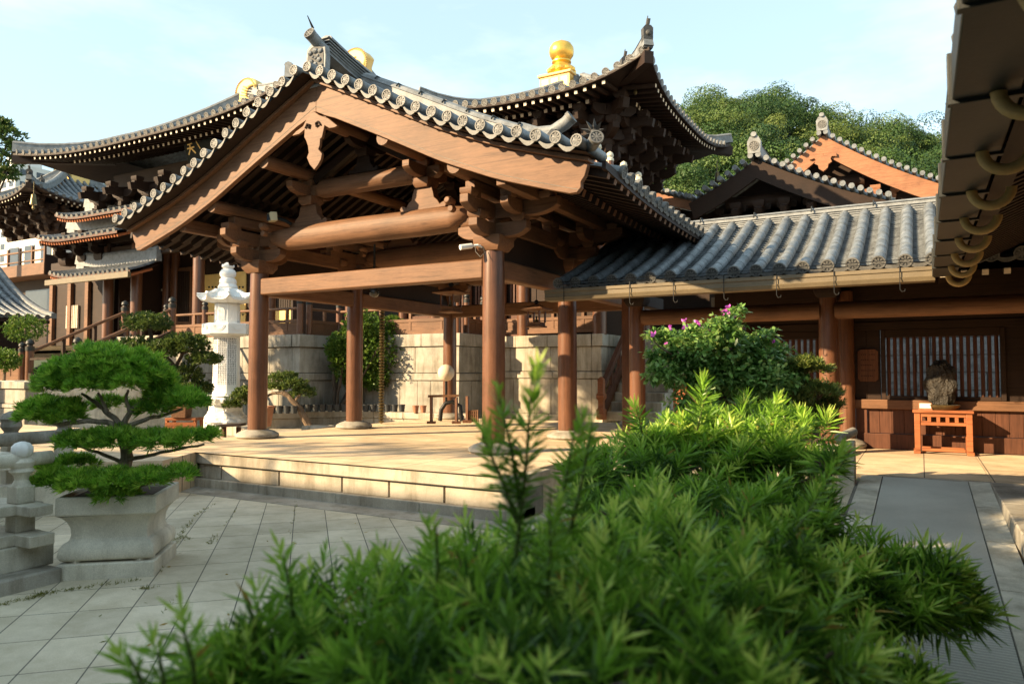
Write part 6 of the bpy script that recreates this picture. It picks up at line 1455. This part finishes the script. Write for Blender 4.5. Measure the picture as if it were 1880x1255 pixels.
b=T(-75,300,34); tree('leafy_tree','tree leaning into the picture at the upper left edge','' or (b.x,b.y,0),T(-60,290,34),[(T(18,248,34),.65),(T(-10,235,34),.6),(T(12,292,34),.75),(T(28,268,34),.35),(T(-25,265,34),.8),(T(4,228,34),.4),(T(14,318,34),.5)],61,leaf=.2,per=90)
b=T(255,330,62); tree('background_tree','green tree seen through the gap under the big hall eave',(b.x,b.y,0),T(255,330,62),[(T(235,305,62),1.7),(T(285,318,62),1.8),(T(330,335,62),1.8),(T(215,325,62),1.6),(T(260,300,62),1.3)],62)
b=T(130,335,66); tree('background_tree','green tree left of the gold pedestal behind the left tower',(b.x,b.y,0),T(125,335,66),[(T(118,335,66),1.6),(T(100,350,66),1.8),(T(148,330,66),1.3)],63)
c=T(14,345,170); t=thing('apartment_tower','distant pale apartment tower behind the tree at the left edge','apartment building',(c.x,c.y,0))
zt=T(14,302,170).z; mb=MB(); mb.box(c.x-9,c.x+3.2,c.y,c.y+12,0,zt); mb.box(c.x-5,c.x-1,c.y+2,c.y+8,zt,zt+3); mb.build('facade','concrete',t)
mb=MB(); 
for i in range(16):
    for j in range(4): mb.box(c.x-8.4+3*j,c.x-6.6+3*j,c.y-.05,c.y-.01,zt-2.4-2.9*i,zt-1.1-2.9*i)
    for j in range(3): mb.box(c.x+3.21,c.x+3.25,c.y+1+3.6*j,c.y+3+3.6*j,zt-2.4-2.9*i,zt-1.1-2.9*i)
mb.build('windows','pane',t)
# ---------------------------------------------------------------- wooded hill
HP=[(-900,520),(0,470),(400,420),(800,380),(1000,330),(1120,285),(1190,252),(1270,208),(1340,193),(1400,186),(1470,204),(1540,232),(1590,246),(1640,246),(1700,258),(1780,280),(1900,320),(2200,420),(2800,520)]
def hp(px):
    for (a,ya),(b_,yb) in zip(HP[:-1],HP[1:]):
        if px<=b_: return ya+(yb-ya)*(px-a)/(b_-a)
    return 520
def hz(px,d):
    top=(683-hp(px))/F_*215+1.65-5.0; f=max(0,min(1,(d-85)/130.)); f=f*f*(3-2*f)*.55+f*.45
    if d>215: f=1-.3*((d-215)/45)
    return max(-.5,top*f+1.2*math.sin(px*.03+d*.1)-.5*(1-f))
rows=[]
for d in [80+7.5*i for i in range(25)]:
    row=[]
    for i in range(75):
        px=-900+50*i; q=at(px,683,d); row.append(V((q.x,q.y,hz(px,d) if d>82 else -.5)))
    rows.append(row)
mb=MB(); mb.grid(rows); mb.build('hill','forest_floor' if 'forest_floor' in M else mottled('undergrowth',(.035,.05,.018),.4,.3,.95),kind='structure')
rng=np.random.default_rng(71); P=[];D=[];UP=[];TN=[];SZ=[]
def crown(px,d,r,tn,n):
    q=at(px,683,d); c0=np.array([q.x,q.y,hz(px,d)+r*.7])
    for j in range(5):   # a crown is several rounded clumps
        o=rng.normal(size=3)*np.array([.5,.5,.28])*r; rr=r*(.45+.25*rng.random())
        p,dd=ell_shell(rng,int(n*1.1),c0+o,(rr,rr,rr*.75),-.35,.85); tg=np.cross(dd,rng.normal(size=dd.shape)); tg/=np.linalg.norm(tg,axis=1,keepdims=True)
        P.append(p);D.append(tg+dd*.25);UP.append(dd+np.array([0,0,.3])); TN.append(np.full(len(p),tn+.12*rng.random())); SZ.append(np.full(len(p),.34+.05*r))
for i in range(330):
    d=100+118*rng.random()**.7; px=1120+700*rng.random(); crown(px,d,3.0+4.2*rng.random(),rng.random()**1.3*.85-.08,330)
for i in range(46): crown(1130+680*i/46+rng.normal()*4,214+rng.normal()*4,2.8+4.2*rng.random()**1.6,rng.random()*.5,330)
for i in range(50): crown(1160+560*rng.random(),92+12*rng.random(),3+1.8*rng.random(),rng.random()*.4,380)
P,D,UP,TN,SZ=[np.concatenate(x) for x in (P,D,UP,TN,SZ)]
o=leaf_mesh('forest','forest',None,P,D,SZ*(.5+.7*rng.random(len(P)))*.72,SZ*.5,TN+rng.random(len(P))*.12,up=UP,seed=10,loc=(0,0,0)); o['kind']='stuff'
# ---------------------------------------------------------------- unseen hall added behind the viewer, stepped to shade paving, ramp and shrubs
GY=-4.6
t=thing('shade_hall','long unseen tiled hall added behind the viewer, stepped to shade the court','hall',(-6,GY,0))
for (x0,x1,H,dp) in ((-20,-13,6.65,3.2),(-44,-20.2,5.7,3.2),(-12.9,-10.3,8.2,2.6),(-10.2,-8.5,6.2,2.4),(-8.4,-6.3,6.2,2.4),(-6.25,10,4.7,2.4)):
    for s in (-1,1):
        def S(u,v,s=s,x0=x0,H=H): return V((x0+u,GY-s*dp*(1-v),H-3.1+3.1*(.75*v+.25*v*v)))
        tile_roof(t,S,[.3+.6*i for i in range(int((x1-x0)/.6))],4.4,.1,pans=False,rings=False,ends=False)
        mb=MB(); mb.grid([[S(u,v)+V((0,0,-.02)) for v in (0,.25,.5,.75,1)] for u in (0,x1-x0)]); mb.build('roof_slope','tile',t)
    mb=MB(); sweep(mb,[(x0,GY,H-.1),(x1,GY,H-.1)],.35,.4); mb.build('main_ridge','clay',t)
    mb=MB(); mb.box(x0+.5,x1-.5,GY-2.2,GY-1.9,0,H-2.3); mb.box(x0+.4,x0+.6,GY-2,GY+2,0,H-1); mb.box(x1-.6,x1-.4,GY-2,GY+2,0,H-1); mb.build('timber_wall','wood_dark_shade_x',t)
    x=x0+1
    while x<x1: column(t,x,GY+2.1,0,H-2.4,.18); x+=3.5
b=V((-20.0,-4.6,0)); 
tree('shade_tree','loose leafy tree added unseen behind the viewer to dapple the platform',(-21.5,-6.5,0),(-20.5,-5.6,5.5),[(V((-20.3,-4.5,7.6)),1.3),(V((-18.6,-4.2,7.9)),1.0),(V((-22.2,-4.3,7.2)),1.2),(V((-17.2,-4.4,8.3)),.7)],81,mat='round',leaf=.22,per=60,k=4)  # unseen tree, crowns placed towards the sun for leaf shade on the platform
for X_,Y_,sd_ in ((-24.7,7.0,83),(-19.5,6.9,84)):
    tree('shade_tree',('tall leafy tree added outside the view beside the stone landing to dapple the wall' if sd_==83 else 'tall leafy tree added outside the view near the raised terrace to dapple the wall'),(X_,Y_,.4),(X_,Y_,7.),[(V((X_,Y_,8.3)),1.0),(V((X_+.4,Y_+.3,7.2)),.8),(V((X_-.3,Y_-.3,9.2)),.8)],sd_,mat='round',leaf=.22,per=110,k=4)  # unseen trees, crowns set on the sun's path to the terrace wall
# ---------------------------------------------------------------- light, sky, camera
SUN_EL=R(24); sd=V((-.654*math.cos(SUN_EL),-.757*math.cos(SUN_EL),math.sin(SUN_EL))).normalized()
sl=bpy.data.lights.new('sun','SUN'); sl.energy=SUN_E; sl.angle=R(.6); sl.color=(1,.76,.46)
so=bpy.data.objects.new('sun',sl); COL.objects.link(so); so.rotation_euler=sd.to_track_quat('Z','Y').to_euler(); so.location=(0,0,60)
w=bpy.data.worlds.new('World'); sc.world=w; w.use_nodes=True; nt=w.node_tree; bg=nt.nodes['Background']
sk=N(nt,'ShaderNodeTexSky',sky_type='NISHITA'); sk.sun_disc=False; sk.sun_elevation=SUN_EL; sk.sun_rotation=math.atan2(sd.x,sd.y); sk.air_density=1.0; sk.dust_density=.6; sk.ozone_density=1.2
tc=N(nt,'ShaderNodeTexCoord'); mp=N(nt,'ShaderNodeMapping'); mp.inputs['Scale'].default_value=(1.4,1.4,4.2); mp.inputs['Location'].default_value=CLOUD_OFF; nt.links.new(tc.outputs['Generated'],mp.inputs[0])
cn=noise(nt,mp.outputs[0],1.7,6,.55); cm=ramp(nt,cn,[(.47,(0,0,0)),(.66,(1,1,1))])
sp=N(nt,'ShaderNodeSeparateXYZ'); nt.links.new(tc.outputs['Generated'],sp.inputs[0])
hz_=ramp(nt,sp.outputs['Z'],[(.0,(.9,.9,.9)),(.5,(.25,.25,.25))])
mu=N(nt,'ShaderNodeMath',operation='MULTIPLY'); nt.links.new(cm,mu.inputs[0]); nt.links.new(hz_,mu.inputs[1])
mx0=mixc(nt,sk.outputs[0],HAZE_C,HAZE_F,'MIX'); mx=mixc(nt,mx0,CLOUD_C,mu.outputs[0],'MIX'); nt.links.new(mx,bg.inputs[0]); bg.inputs[1].default_value=SKY_E
cam=bpy.data.cameras.new('camera'); co=bpy.data.objects.new('camera',cam); COL.objects.link(co); co.location=EYE
co.rotation_euler=(PI/2+PIT,0,YAW); cam.sensor_width=36; cam.lens=36*F_/1880; cam.clip_end=2000; cam.clip_start=.05
cam.dof.use_dof=True; cam.dof.focus_distance=10.5; cam.dof.aperture_fstop=FSTOP
sc.camera=co
sc.view_settings.view_transform='Standard'; sc.view_settings.look='None'; sc.view_settings.exposure=EXPO; sc.view_settings.gamma=1
sc.render.engine='CYCLES'
